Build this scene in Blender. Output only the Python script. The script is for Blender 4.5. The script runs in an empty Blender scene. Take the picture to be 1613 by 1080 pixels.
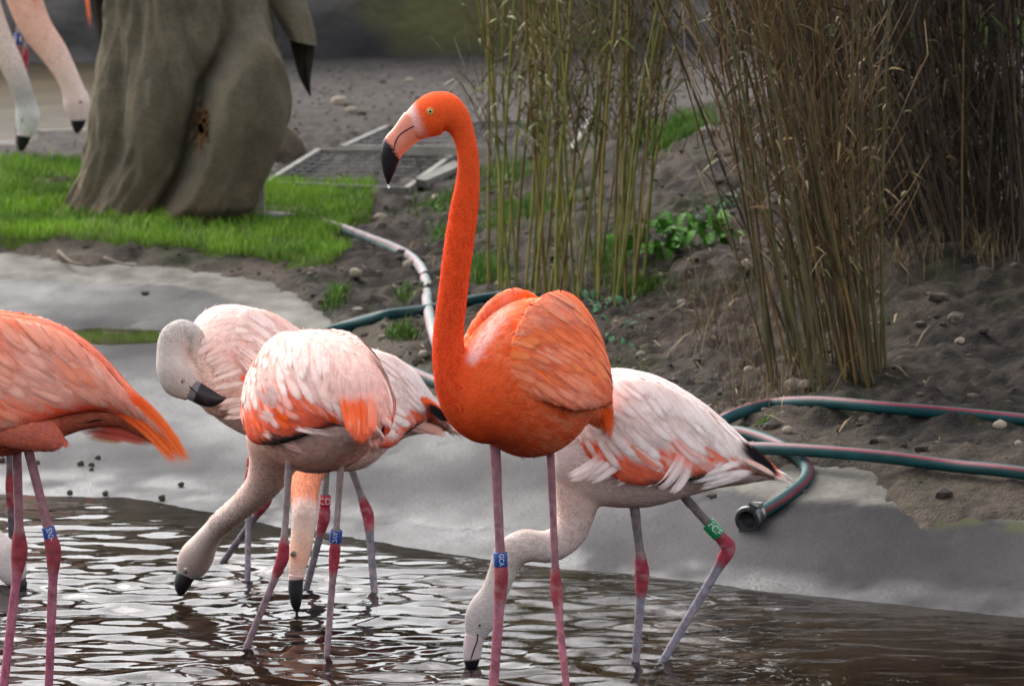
import bpy, bmesh, math, random
import numpy as np
from mathutils import Vector

random.seed(7)
rng = np.random.default_rng(7)
scene = bpy.context.scene
COL = scene.collection

# ------------------------------------------------------------------ camera
IW, IH, FPX = 1613.0, 1080.0, 8000.0          # photograph size, focal length in its pixels
CAM_H = 1.72                                   # eye height above the pond water (z = 0)
PITCH = math.atan(811.0 / FPX)
cam_data = bpy.data.cameras.new('camera')
cam_data.sensor_width = 23.6
cam_data.lens = FPX / IW * 23.6
cam_data.clip_start = 0.1
cam_data.clip_end = 3000
cam_data.dof.use_dof = True
cam_data.dof.focus_distance = 10.15
cam_data.dof.aperture_fstop = 8.5
cam = bpy.data.objects.new('camera', cam_data)
cam.location = (0, 0, CAM_H)
cam.rotation_euler = (math.pi / 2 - PITCH, 0, 0)
COL.objects.link(cam)
scene.camera = cam

# ------------------------------------------------------------------ overcast sky and sun
SUN_EL, SUN_AZ = math.radians(42), math.radians(-32)
world = bpy.data.worlds.new('World')
scene.world = world
world.use_nodes = True
wn = world.node_tree.nodes
wl = world.node_tree.links
sky_node = wn.new('ShaderNodeTexSky')
sky_node.sky_type = 'NISHITA'
sky_node.sun_disc = False
sky_node.sun_elevation = SUN_EL
sky_node.sun_rotation = SUN_AZ
sky_node.air_density = 1.0
sky_node.dust_density = 4.0
hsv = wn.new('ShaderNodeHueSaturation')
hsv.inputs['Saturation'].default_value = 0.30   # cloud cover: nearly grey sky
wl.new(sky_node.outputs[0], hsv.inputs['Color'])
wl.new(hsv.outputs[0], wn['Background'].inputs[0])
wn['Background'].inputs[1].default_value = 0.15

sun_data = bpy.data.lights.new('sun', 'SUN')
sun_data.energy = 0.62
sun_data.angle = math.radians(46)
sun_data.color = (1.0, 0.97, 0.93)
sun = bpy.data.objects.new('sun', sun_data)
# light comes from high up, from the camera's left and a little in front of it
_d = Vector((math.sin(SUN_AZ) * math.cos(SUN_EL), math.cos(SUN_AZ) * math.cos(SUN_EL), math.sin(SUN_EL)))
sun.rotation_euler = _d.to_track_quat('Z', 'Y').to_euler()
COL.objects.link(sun)

scene.view_settings.view_transform = 'Standard'
scene.view_settings.look = 'None'
scene.view_settings.exposure = 1.42
scene.view_settings.gamma = 1.0
scene.cycles.max_bounces = 8
scene.cycles.transparent_max_bounces = 24
scene.cycles.caustics_reflective = False
scene.cycles.caustics_refractive = False

# ------------------------------------------------------------------ pixels to places
_c, _s = math.cos(PITCH), math.sin(PITCH)

def ray(px, py):
    u, v = (px - IW / 2) / FPX, (IH / 2 - py) / FPX
    return np.array([u, _c + v * _s, -_s + v * _c])

def at_z(px, py, z=0.0):
    d = ray(px, py)
    return np.array([0, 0, CAM_H]) + d * ((z - CAM_H) / d[2])

def at_y(px, py, Y):
    d = ray(px, py)
    return np.array([0, 0, CAM_H]) + d * (Y / d[1])

def ppm(Y):
    return FPX / (Y * 1.0 + 0.08)

# ------------------------------------------------------------------ small maths
def unit(v):
    v = np.asarray(v, float)
    return v / (np.linalg.norm(v, axis=-1, keepdims=True) + 1e-12)

def sstep(a, b, x):
    t = np.clip((np.asarray(x, float) - a) / (b - a), 0, 1)
    return t * t * (3 - 2 * t)

def _hash(i, j, seed):
    h = np.sin(i * 127.1 + j * 311.7 + seed * 74.7) * 43758.5453
    return h - np.floor(h)

def vnoise(x, y, seed=0):
    xi, yi = np.floor(x), np.floor(y)
    fx, fy = x - xi, y - yi
    fx, fy = fx * fx * (3 - 2 * fx), fy * fy * (3 - 2 * fy)
    a, b = _hash(xi, yi, seed), _hash(xi + 1, yi, seed)
    c, d = _hash(xi, yi + 1, seed), _hash(xi + 1, yi + 1, seed)
    return (a + (b - a) * fx) * (1 - fy) + (c + (d - c) * fx) * fy - 0.5

def fbm(x, y, octaves=4, seed=0, gain=0.5):
    out, amp = 0, 1.0
    for k in range(octaves):
        out = out + amp * vnoise(x * 2 ** k + 17.3 * k, y * 2 ** k - 9.1 * k, seed + k)
        amp *= gain
    return out

def spline(P, n):
    """Catmull-Rom through the rows of P (any columns), n samples, plus parameter by arc of first three."""
    P = np.asarray(P, float)
    Q = np.vstack([2 * P[0] - P[1], P, 2 * P[-1] - P[-2]])
    seg = len(P) - 1
    t = np.linspace(0, seg, n)
    i = np.minimum(t.astype(int), seg - 1)
    f = (t - i)[:, None]
    p0, p1, p2, p3 = Q[i], Q[i + 1], Q[i + 2], Q[i + 3]
    return 0.5 * (2 * p1 + (p2 - p0) * f + (2 * p0 - 5 * p1 + 4 * p2 - p3) * f ** 2 + (3 * p1 - p0 - 3 * p2 + p3) * f ** 3)

def srgb(r, g, b):
    def l(c):
        c = c / 255.0
        return c / 12.92 if c <= 0.04045 else ((c + 0.055) / 1.055) ** 2.4
    return np.array([l(r), l(g), l(b)])

# ------------------------------------------------------------------ objects
ORIGIN = {}

def thing(name, label, category, loc, group=None):
    o = bpy.data.objects.new(name, None)
    o.empty_display_size = 0.05
    o.location = tuple(float(v) for v in loc)
    COL.objects.link(o)
    o['label'] = label
    o['category'] = category
    if group:
        o['group'] = group
    ORIGIN[o] = np.asarray(loc, float)
    return o

def tag(o, label, category, group=None):
    o['label'] = label
    o['category'] = category
    if group:
        o['group'] = group
    return o

def mesh(name, V, F, mat=None, col=None, smooth=True, uv=None, nrm=None):
    V = np.asarray(V, np.float32)
    me = bpy.data.meshes.new(name)
    blocks = F if isinstance(F, list) else [F]
    blocks = [np.asarray(b, np.int32) for b in blocks if len(b)]
    nl = sum(b.size for b in blocks)
    npoly = sum(len(b) for b in blocks)
    me.vertices.add(len(V))
    me.vertices.foreach_set('co', V.ravel())
    me.loops.add(nl)
    me.loops.foreach_set('vertex_index', np.concatenate([b.ravel() for b in blocks]))
    me.polygons.add(npoly)
    tot = np.concatenate([np.full(len(b), b.shape[1], np.int32) for b in blocks])
    me.polygons.foreach_set('loop_start', np.concatenate([[0], np.cumsum(tot)[:-1]]).astype(np.int32))
    me.polygons.foreach_set('loop_total', tot)
    me.polygons.foreach_set('use_smooth', np.full(npoly, smooth, bool))
    me.update(calc_edges=True)
    me.validate()
    if col is not None:
        set_col(me, col)
    if uv is not None:
        layer = me.uv_layers.new(name='UVMap')
        li = np.empty(len(me.loops), np.int32)
        me.loops.foreach_get('vertex_index', li)
        layer.data.foreach_set('uv', np.asarray(uv, np.float32)[li].ravel())
    if nrm is not None:
        me.normals_split_custom_set_from_vertices(np.asarray(nrm, np.float32).tolist())
    if mat:
        me.materials.append(mat)
    return me

def set_col(me, col):
    col = np.asarray(col, np.float32)
    at = me.color_attributes.new('Col', 'FLOAT_COLOR', 'POINT')
    rgba = np.ones((len(me.vertices), 4), np.float32)
    k = col.shape[-1]
    rgba[:, :k] = col[:len(rgba)] if col.ndim == 2 else col
    at.data.foreach_set('color', rgba.ravel())

def link(name, me, parent=None, kind=None):
    o = bpy.data.objects.new(name, me)
    COL.objects.link(o)
    if parent is not None:
        o.parent = parent
    if kind:
        o['kind'] = kind
    return o

def root_origin(p):
    while p.parent is not None:
        p = p.parent
    return ORIGIN.get(p, np.zeros(3))

def part(name, V, F, mat, parent, col=None, smooth=True, uv=None, kind=None, nrm=None):
    V = np.asarray(V, float) - root_origin(parent)
    return link(name, mesh(name, V, F, mat, col, smooth, uv, nrm), parent, kind)

def solo(name, V, F, mat, label, category, group=None, col=None, smooth=True, uv=None):
    """a thing that is one mesh, its origin at the middle of its base"""
    V = np.asarray(V, float)
    base = np.array([V[:, 0].mean(), V[:, 1].mean(), V[:, 2].min()])
    o = link(name, mesh(name, V - base, F, mat, col, smooth, uv))
    o.location = tuple(base)
    return tag(o, label, category, group)

class Build:
    """collects vertex blocks with faces and colours"""
    def __init__(self):
        self.V, self.Q, self.T, self.C, self.UV, self.N, self.n = [], [], [], [], [], [], 0
    def add(self, V, quads=None, tris=None, col=(1, 1, 1), uv=None, nrm=None):
        V = np.asarray(V, float)
        if quads is not None and len(quads):
            self.Q.append(np.asarray(quads) + self.n)
        if tris is not None and len(tris):
            self.T.append(np.asarray(tris) + self.n)
        c = np.asarray(col, float)
        c = np.broadcast_to(c, (len(V), c.shape[-1]))
        if c.shape[1] == 3:
            c = np.hstack([c, np.ones((len(V), 1))])
        self.C.append(c)
        self.N.append(np.zeros((len(V), 3)) if nrm is None else nrm)
        self.UV.append(np.zeros((len(V), 2)) if uv is None else np.asarray(uv, float))
        self.V.append(V)
        self.n += len(V)
        return self
    def faces(self):
        out = []
        if self.Q: out.append(np.vstack(self.Q))
        if self.T: out.append(np.vstack(self.T))
        return out
    def args(self):
        return np.vstack(self.V), self.faces()
    @property
    def col(self):
        return np.vstack(self.C)
    @property
    def nrm(self):
        return np.vstack(self.N)
    @property
    def uv(self):
        return np.vstack(self.UV)

def tube(P, R, sides=10, caps=True, up=None, squash=None):
    """round tube along P with radii R -> V, quads, tris, (ring index, angle) per vertex"""
    P = np.asarray(P, float)
    R = np.broadcast_to(np.asarray(R, float), (len(P),))
    T = unit(np.gradient(P, axis=0))
    ref = np.array([0, 0, 1.0]) if up is None else np.asarray(up, float)
    if abs(T[0] @ ref) > 0.95:
        ref = np.array([0, 1.0, 0])
    A = [unit(np.cross(T[0], ref))]
    for k in range(1, len(P)):
        a = A[-1] - T[k] * (A[-1] @ T[k])
        A.append(unit(a))
    A = np.array(A)
    B = np.cross(A, T)
    ang = np.arange(sides) / sides * 2 * np.pi
    sq = 1.0 if squash is None else squash
    V = P[:, None] + R[:, None, None] * (A[:, None] * np.cos(ang)[None, :, None] + sq * B[:, None] * np.sin(ang)[None, :, None])
    n = len(P)
    i, j = np.meshgrid(np.arange(n - 1), np.arange(sides), indexing='ij')
    j2 = (j + 1) % sides
    Q = np.stack([i * sides + j, (i + 1) * sides + j, (i + 1) * sides + j2, i * sides + j2], -1).reshape(-1, 4)
    V = V.reshape(-1, 3)
    tris = np.zeros((0, 3), int)
    if caps:
        V = np.vstack([V, P[:1], P[-1:]])
        a = np.arange(sides)
        b = (a + 1) % sides
        t1 = np.stack([np.full(sides, n * sides), a, b], -1)
        t2 = np.stack([np.full(sides, n * sides + 1), (n - 1) * sides + b, (n - 1) * sides + a], -1)
        tris = np.vstack([t1, t2])
    return V, Q, tris

def grid_faces(nu, nv):
    i, j = np.meshgrid(np.arange(nu - 1), np.arange(nv - 1), indexing='ij')
    return np.stack([i * nv + j, (i + 1) * nv + j, (i + 1) * nv + j + 1, i * nv + j + 1], -1).reshape(-1, 4)

BOXQ = np.array([[0, 3, 2, 1], [4, 5, 6, 7], [0, 1, 5, 4], [1, 2, 6, 5], [2, 3, 7, 6], [3, 0, 4, 7]])

def box(c, half, R=None):
    s = np.array([[-1, -1, -1], [1, -1, -1], [1, 1, -1], [-1, 1, -1], [-1, -1, 1], [1, -1, 1], [1, 1, 1], [-1, 1, 1]], float) * np.asarray(half, float)
    if R is not None:
        s = s @ np.asarray(R).T
    return s + np.asarray(c, float), BOXQ

def bar(p, q, w, h, up=(0, 0, 1)):
    p, q = np.asarray(p, float), np.asarray(q, float)
    t = unit(q - p)
    s = unit(np.cross(t, up))
    u = np.cross(s, t)
    R = np.stack([s, t, u], 1)
    return box((p + q) / 2, (w / 2, np.linalg.norm(q - p) / 2, h / 2), R)

_ico = None
def ico(sub=2):
    global _ico
    if _ico is None:
        _ico = {}
    if sub not in _ico:
        bm = bmesh.new()
        bmesh.ops.create_icosphere(bm, subdivisions=sub, radius=1)
        _ico[sub] = (np.array([v.co[:] for v in bm.verts]), np.array([[v.index for v in f.verts] for f in bm.faces]))
        bm.free()
    return _ico[sub]

# ------------------------------------------------------------------ materials
def new_mat(name):
    m = bpy.data.materials.new(name)
    m.use_nodes = True
    nt = m.node_tree
    return m, nt, nt.nodes, nt.links, nt.nodes['Principled BSDF']

def nd(nodes, kind, **kw):
    n = nodes.new(kind)
    for k, v in kw.items():
        if hasattr(n, k):
            setattr(n, k, v)
        else:
            n.inputs[k].default_value = v
    return n

def ramp(nodes, stops):
    r = nodes.new('ShaderNodeValToRGB')
    el = r.color_ramp.elements
    while len(el) < len(stops):
        el.new(0.5)
    for e, (p, c) in zip(el, stops):
        e.position = p
        e.color = (*c, 1) if len(c) == 3 else c
    return r

def attr_mat(name, rough=0.6, noise=0.12, scale=60, bump=0.2, bscale=150, sheen=0.0, spec=0.5, dist=0.002):
    """colour from the mesh, broken up by noise, fine relief"""
    m, nt, N, L, bs = new_mat(name)
    at = nd(N, 'ShaderNodeAttribute', attribute_name='Col')
    tc = N.new('ShaderNodeTexCoord')
    no = nd(N, 'ShaderNodeTexNoise', Scale=scale, Detail=4.0)
    L.new(tc.outputs['Object'], no.inputs['Vector'])
    mr = nd(N, 'ShaderNodeMapRange')
    mr.inputs['To Min'].default_value = 1 - noise * 1.6
    mr.inputs['To Max'].default_value = 1 + noise * 1.6
    L.new(no.outputs[0], mr.inputs['Value'])
    mx = nd(N, 'ShaderNodeVectorMath', operation='MULTIPLY')
    L.new(at.outputs['Color'], mx.inputs[0])
    L.new(mr.outputs[0], mx.inputs[1])
    L.new(mx.outputs[0], bs.inputs['Base Color'])
    bs.inputs['Roughness'].default_value = rough
    bs.inputs['Specular IOR Level'].default_value = spec
    if sheen:
        bs.inputs['Sheen Weight'].default_value = sheen
        bs.inputs['Sheen Roughness'].default_value = 0.5
    if bump:
        n2 = nd(N, 'ShaderNodeTexNoise', Scale=bscale, Detail=3.0)
        L.new(tc.outputs['Object'], n2.inputs['Vector'])
        bp = nd(N, 'ShaderNodeBump', Strength=bump, Distance=dist)
        L.new(n2.outputs[0], bp.inputs['Height'])
        L.new(bp.outputs[0], bs.inputs['Normal'])
    return m

def plain_mat(name, c1, c2, rough=0.6, scale=20, bump=0.2, bscale=80, metal=0.0, dist=0.003, spec=0.5, random_tint=0.0):
    m, nt, N, L, bs = new_mat(name)
    tc = N.new('ShaderNodeTexCoord')
    no = nd(N, 'ShaderNodeTexNoise', Scale=scale, Detail=5.0)
    L.new(tc.outputs['Object'], no.inputs['Vector'])
    rp = ramp(N, [(0.3, c1), (0.7, c2)])
    L.new(no.outputs[0], rp.inputs[0])
    out = rp.outputs[0]
    if random_tint:
        oi = N.new('ShaderNodeObjectInfo')
        mr = nd(N, 'ShaderNodeMapRange')
        mr.inputs['To Min'].default_value = 1 - random_tint
        mr.inputs['To Max'].default_value = 1 + random_tint
        L.new(oi.outputs['Random'], mr.inputs['Value'])
        mx = nd(N, 'ShaderNodeVectorMath', operation='MULTIPLY')
        L.new(out, mx.inputs[0])
        L.new(mr.outputs[0], mx.inputs[1])
        out = mx.outputs[0]
    L.new(out, bs.inputs['Base Color'])
    bs.inputs['Roughness'].default_value = rough
    bs.inputs['Metallic'].default_value = metal
    bs.inputs['Specular IOR Level'].default_value = spec
    if bump:
        n2 = nd(N, 'ShaderNodeTexNoise', Scale=bscale, Detail=4.0)
        L.new(tc.outputs['Object'], n2.inputs['Vector'])
        bp = nd(N, 'ShaderNodeBump', Strength=bump, Distance=dist)
        L.new(n2.outputs[0], bp.inputs['Height'])
        L.new(bp.outputs[0], bs.inputs['Normal'])
    return m
# ================================================================== terrain
SHORE = [(-500, 768), (-200, 772), (0, 777), (200, 788), (300, 802), (450, 828), (600, 851), (740, 874), (900, 894), (1050, 911),
         (1200, 931), (1400, 951), (1613, 971), (1900, 1000), (2300, 1030)]
CTRL = [at_z(x, y, 0.0) for x, y in SHORE]
for X in (-3.6, -1.5, 0, 1.5, 3.6):
    CTRL += [np.array([X, 9.2, -0.13]), np.array([X, 7.5, -0.22]), np.array([X, 5.5, -0.25])]
for X, Y, z in ((-1.6, 11.4, -.08), (-.8, 11.0, -.08), (0, 10.6, -.075), (.6, 10.3, -.07), (1.2, 10.1, -.065)):
    CTRL.append(np.array([X, Y, z]))
for px, py, z in ((0, 660, .07), (200, 660, .07), (0, 600, .11), (200, 600, .11), (0, 552, .145), (200, 552, .145), (360, 545, .15), (0, 515, .16),
                  (110, 528, .132), (190, 524, .128), (262, 528, .132), (0, 488, .17), (200, 492, .165), (330, 500, .17), (0, 432, .22), (200, 432, .22),
                  (400, 445, .215), (-300, 600, .11), (-300, 500, .17), (-300, 430, .22), (450, 600, .12), (450, 700, .06), (520, 505, .19),
                  (600, 560, .18), (600, 700, .08), (690, 625, .16), (760, 740, .075), (900, 790, .065), (1000, 690, .15), (1140, 712, .165),
                  (1120, 770, .115), (1300, 797, .115), (1300, 742, .165), (1480, 802, .12), (1613, 814, .12), (1450, 870, .06), (1800, 830, .12),
                  (1613, 745, .18), (1800, 745, .19), (1400, 655, .235), (1613, 665, .245), (1250, 622, .245), (1613, 560, .33), (1800, 560, .35),
                  (1300, 560, .295), (1500, 410, .48), (1350, 480, .40), (1613, 400, .52), (1850, 400, .55), (1100, 460, .33), (1010, 472, .29),
                  (890, 477, .255), (760, 475, .235), (680, 505, .215), (640, 405, .25), (560, 380, .255), (600, 322, .30), (700, 300, .33),
                  (850, 300, .37), (1000, 300, .45), (1100, 252, .57), (1060, 205, .60), (1180, 205, .64), (1070, 140, .50), (1250, 130, .54),
                  (850, 200, .42), (600, 200, .42), (450, 250, .38), (450, 120, .48), (0, 300, .36), (200, 355, .29), (-300, 350, .29), (-300, 280, .37),
                  (0, 240, .40), (150, 160, .44), (700, 120, .49), (1600, 150, .60), (1500, 250, .58), (-300, 150, .44)):
    CTRL.append(at_z(px, py, z))
CTRL = np.array(CTRL)

def _phi(r2):
    return 0.5 * r2 * np.log(r2 + 1e-9)

def _tps(P, z, lam=2e-3):
    n = len(P)
    d2 = ((P[:, None] - P[None]) ** 2).sum(-1)
    A = np.zeros((n + 3, n + 3))
    A[:n, :n] = _phi(d2) + lam * np.eye(n)
    A[:n, n] = 1
    A[:n, n + 1:] = P
    A[n:, :n] = A[:n, n:].T
    return np.linalg.solve(A, np.concatenate([z, np.zeros(3)]))

_P = CTRL[:, :2] * np.array([1.0, 0.6])
_W = _tps(_P, CTRL[:, 2])

def terrain(X, Y):
    X, Y = np.asarray(X, float), np.asarray(Y, float)
    shp = X.shape
    x = np.clip(X.ravel(), -2.9, 2.9)
    y = np.clip(Y.ravel(), 5.5, 26.0)
    out = np.empty(len(x))
    for k in range(0, len(x), 40000):
        q = np.stack([x[k:k + 40000], y[k:k + 40000] * 0.6], -1)
        d2 = ((q[:, None] - _P[None]) ** 2).sum(-1)
        out[k:k + 40000] = _phi(d2) @ _W[:len(_P)] + _W[len(_P)] + q @ _W[len(_P) + 1:]
    out = np.clip(out, -0.3, 0.7).reshape(shp)
    bank = np.maximum(sstep(6.0, 4.2, Y), np.where(Y < 14, sstep(4.2, 5.6, np.abs(X)), 0))
    return out * (1 - bank) + 0.2 * bank

# where the concrete basin gives way to soil: Y as a function of X
_eb = np.array([at_z(px, py, z)[:2] for px, py, z in (
    (-600, 415, .22), (0, 416, .22), (200, 421, .22), (330, 432, .22), (430, 446, .21), (480, 480, .20), (525, 507, .19), (600, 562, .18), (690, 628, .16),
    (900, 660, .16), (1010, 690, .155), (1140, 712, .165), (1300, 741, .165), (1400, 762, .155), (1455, 795, .13), (1520, 803, .12), (1613, 814, .12), (2000, 850, .12))])
# where the grey coating of the basin ends and bare pale concrete begins
_ep = np.array([at_z(px, py, z)[:2] for px, py, z in (
    (-600, 436, .22), (0, 437, .22), (200, 441, .215), (330, 455, .21), (400, 482, .20), (440, 520, .185), (480, 560, .17), (640, 640, .145), (900, 700, .13),
    (1040, 735, .13), (1130, 768, .115), (1220, 789, .115), (1300, 797, .115), (1400, 799, .118), (1500, 805, .12), (1613, 815, .12), (2000, 850, .12))])

def edge_soil(X):
    return np.interp(X, _eb[:, 0], _eb[:, 1])

def edge_coat(X):
    return np.interp(X, _ep[:, 0], _ep[:, 1])

def outside(X, Y):
    """> 0 on soil, < 0 on the concrete basin (metres, roughly)"""
    d = np.maximum(Y - edge_soil(X), np.abs(X) - 5.0)
    return np.maximum(d, 4.6 - Y)

def soil_z(X, Y):
    X, Y = np.asarray(X, float), np.asarray(Y, float)
    z = terrain(X, Y)
    d = outside(X, Y) + 0.20 * fbm(X * 4, Y * 2.5, 3, 31) + .16 * fbm(X * 16, Y * 10, 4, 33)
    off = np.clip(d * 0.16, -0.06, 0.022)
    rough = sstep(0.0, 0.5, d) * (1 - 0.85 * sstep(21.3, 22.3, Y) - 0.6 * sstep(19.2, 19.8, Y) * sstep(-1.4, -1.8, X))
    near = sstep(27, 20, Y)
    rel = 0.055 * fbm(X * 5, Y * 5, 3, 3) + 0.045 * np.abs(fbm(X * 13, Y * 13, 3, 5)) + 0.016 * fbm(X * 34, Y * 34, 2, 9)
    return z + off + rel * rough * near

# ---- one ground sheet, fine where the camera looks, out to the horizon
def lines(parts):
    out = []
    for a, b, st in parts:
        out += list(np.arange(a, b, st))
    return np.array(out)

gx = np.concatenate([-np.geomspace(500, 3.4, 16), np.arange(-3.2, -1.9, .06), np.arange(-1.9, 1.9, .019), np.arange(1.9, 3.2, .06), np.geomspace(3.4, 500, 16)])
gy = np.concatenate([-np.geomspace(300, 1, 10), np.arange(0, 10.6, .5), np.arange(10.6, 17.5, .020), np.arange(17.5, 23, .030), np.arange(23, 30, .1), np.geomspace(30.2, 900, 18)])
GX, GY = np.meshgrid(gx, gy, indexing='ij')
GZ = soil_z(GX, GY)
V = np.stack([GX, GY, GZ], -1).reshape(-1, 3)

# soil colours: dark damp earth, grey gravelly path, mossy spots
def ground_colour(X, Y, Z):
    n1 = fbm(X * 3, Y * 2, 4, 40)
    n2 = fbm(X * 30, Y * 30, 3, 44)
    dark = srgb(46, 41, 37)
    brown = srgb(74, 65, 57)
    grey = srgb(92, 86, 82)
    moss = srgb(48, 56, 28)
    c = dark + (brown - dark) * np.clip(0.5 + 1.3 * n1 + 1.6 * n2, -.25, 1.2)[..., None]
    d = outside(X, Y)
    rim = sstep(0.75, 0.0, d) * (Y > 10)
    c = c + (srgb(90, 81, 70) - c) * (rim * np.clip(0.55 + 1.2 * n1, 0, .8))[..., None]
    path = np.maximum(sstep(21.6, 22.6, Y), sstep(19.3, 19.6, Y) * sstep(-1.35, -1.6, X))
    path = np.maximum(path, .75 * sstep(18.8, 19.6, Y) * sstep(.55, .2, X))
    c = c + (grey * (0.85 + 0.5 * n2[..., None]) - c) * path[..., None]
    c = c + (srgb(64, 58, 52) - c) * (0.7 * sstep(21.3, 22.0, Y) * sstep(23.8, 22.6, Y) * sstep(-.2, -.4, X) * np.clip(.6 + 2 * n1, 0, 1))[..., None]
    m = np.clip(fbm(X * 6, Y * 4, 3, 71) * 3 - 0.6, 0, 1) * sstep(26, 22, Y) * sstep(.02, .15, d) * .55
    c = c + (moss - c) * m[..., None]
    return c * .80

gc = ground_colour(GX, GY, GZ).reshape(-1, 3)
M_soil = attr_mat('soil', rough=0.95, noise=0.45, scale=45, bump=0.9, bscale=120, spec=0.15, dist=0.012)
ground = link('ground', mesh('ground', V, grid_faces(len(gx), len(gy)), M_soil, gc), kind='structure')

# ---- concrete basin
def concrete_mat():
    m, nt, N, L, bs = new_mat('coated_concrete')
    at = nd(N, 'ShaderNodeAttribute', attribute_name='Col')      # R: coating, G: wetness, B: moss
    sp = N.new('ShaderNodeSeparateColor')
    L.new(at.outputs['Color'], sp.inputs[0])
    tc = N.new('ShaderNodeTexCoord')
    n1 = nd(N, 'ShaderNodeTexNoise', Scale=2.6, Detail=8.0, Roughness=0.62)
    n2 = nd(N, 'ShaderNodeTexNoise', Scale=75.0, Detail=6.0, Roughness=.7)
    n3 = nd(N, 'ShaderNodeTexNoise', Scale=9.0, Detail=6.0)
    mp = N.new('ShaderNodeMapping')
    mp.inputs['Scale'].default_value = (1.0, 0.45, 1.0)
    mp.inputs['Rotation'].default_value = (0, 0, 0.5)
    L.new(tc.outputs['Object'], mp.inputs[0])
    L.new(mp.outputs[0], n1.inputs['Vector'])
    L.new(tc.outputs['Object'], n2.inputs['Vector'])
    L.new(mp.outputs[0], n3.inputs['Vector'])
    coat = ramp(N, [(0.28, srgb(36, 33, 35)), (0.5, srgb(51, 48, 50)), (0.75, srgb(64, 61, 63))])
    bare = ramp(N, [(0.3, srgb(86, 83, 77)), (0.5, srgb(108, 105, 98)), (0.72, srgb(130, 127, 120))])
    L.new(n1.outputs[0], coat.inputs[0])
    L.new(n3.outputs[0], bare.inputs[0])
    mx = nd(N, 'ShaderNodeMix', data_type='RGBA')
    L.new(sp.outputs[0], mx.inputs[0])
    L.new(bare.outputs[0], mx.inputs[6])
    L.new(coat.outputs[0], mx.inputs[7])
    sk = ramp(N, [(0.30, (.45, .45, .45)), (0.42, (.85, .85, .85)), (0.56, (1, 1, 1)), (0.72, (1.2, 1.2, 1.2))])
    L.new(n2.outputs[0], sk.inputs[0])
    mu = nd(N, 'ShaderNodeMix', data_type='RGBA', blend_type='MULTIPLY')
    mu.inputs[0].default_value = 0.8
    L.new(mx.outputs[2], mu.inputs[6])
    L.new(sk.outputs[0], mu.inputs[7])
    mo = nd(N, 'ShaderNodeMix', data_type='RGBA')
    L.new(sp.outputs[2], mo.inputs[0])
    L.new(mu.outputs[2], mo.inputs[6])
    mo.inputs[7].default_value = (*srgb(64, 66, 36), 1)
    L.new(mo.outputs[2], bs.inputs['Base Color'])
    # wet film: smooth patches between dull ones
    wet = nd(N, 'ShaderNodeMath', operation='MULTIPLY')
    wr = ramp(N, [(0.30, (0.6,) * 3), (0.66, (1, 1, 1))])
    L.new(n3.outputs[0], wr.inputs[0])
    L.new(sp.outputs[1], wet.inputs[0])
    L.new(wr.outputs[0], wet.inputs[1])
    ro = nd(N, 'ShaderNodeMapRange')
    ro.inputs['To Min'].default_value = 0.7
    ro.inputs['To Max'].default_value = 0.24
    L.new(wet.outputs[0], ro.inputs['Value'])
    L.new(ro.outputs[0], bs.inputs['Roughness'])
    sq = nd(N, 'ShaderNodeMapRange')
    sq.inputs['To Min'].default_value = 0.04
    sq.inputs['To Max'].default_value = 0.36
    L.new(wet.outputs[0], sq.inputs['Value'])
    L.new(sq.outputs[0], bs.inputs['Specular IOR Level'])
    bp = nd(N, 'ShaderNodeBump', Strength=0.5, Distance=0.006)
    ad = nd(N, 'ShaderNodeMath', operation='ADD')
    L.new(n2.outputs[0], ad.inputs[0])
    L.new(n3.outputs[0], ad.inputs[1])
    L.new(ad.outputs[0], bp.inputs['Height'])
    L.new(bp.outputs[0], bs.inputs['Normal'])
    return m

cx = np.concatenate([np.arange(-5.8, -2.4, .2), np.arange(-2.4, 2.4, .02), np.arange(2.4, 5.9, .2)])
cy = np.concatenate([np.arange(4.0, 9.6, .2), np.arange(9.6, 17.8, .024), np.arange(17.8, 18.6, .1)])
CX, CY = np.meshgrid(cx, cy, indexing='ij')
CZ = terrain(CX, CY)
s_shore = CZ                                           # height above water tells how far up the slope
CZ = CZ - .14 * sstep(.12, .5, np.where(CY > 10, CY - edge_soil(CX), 0))
CZ = CZ + 0.006 * fbm(CX * 2.2, CY * 1.2, 4, 12) + 0.0016 * fbm(CX * 22, CY * 14, 3, 15)
V = np.stack([CX, CY, CZ], -1).reshape(-1, 3)
crack = np.abs(fbm(CX * 1.3 + .4, CY * .7, 4, 61))
CZ_crack = -.006 * sstep(.010, .002, crack)
V[:, 2] += CZ_crack.ravel()
coat = sstep(0.03, -0.03, CY - edge_coat(CX) + 0.10 * fbm(CX * 5, CY * 3, 4, 21))
left = sstep(0.75, -0.35, CX)
wet = np.clip((0.12 + 0.88 * left) * (0.75 + 1.3 * fbm(CX * 1.6, CY * .9, 4, 25)), 0, 1)
wet = np.maximum(.75 * wet, np.clip(sstep(0.035, 0.004, s_shore) * (.6 + 1.5 * fbm(CX * 9, CY * 5, 3, 26)), 0, 1)) * coat
mossy = np.clip(fbm(CX * 14, CY * 9, 3, 28) * 3.2 + .2, 0, 1) * sstep(0.10, 0.0, np.abs(CY - edge_soil(CX) + .06)) * sstep(.9, 1.0, CX) * .9
cc = np.stack([coat, wet, mossy], -1).reshape(-1, 3)
basin = link('pond_basin', mesh('pond_basin', V, grid_faces(len(cx), len(cy)), concrete_mat(), cc), kind='structure')

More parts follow.
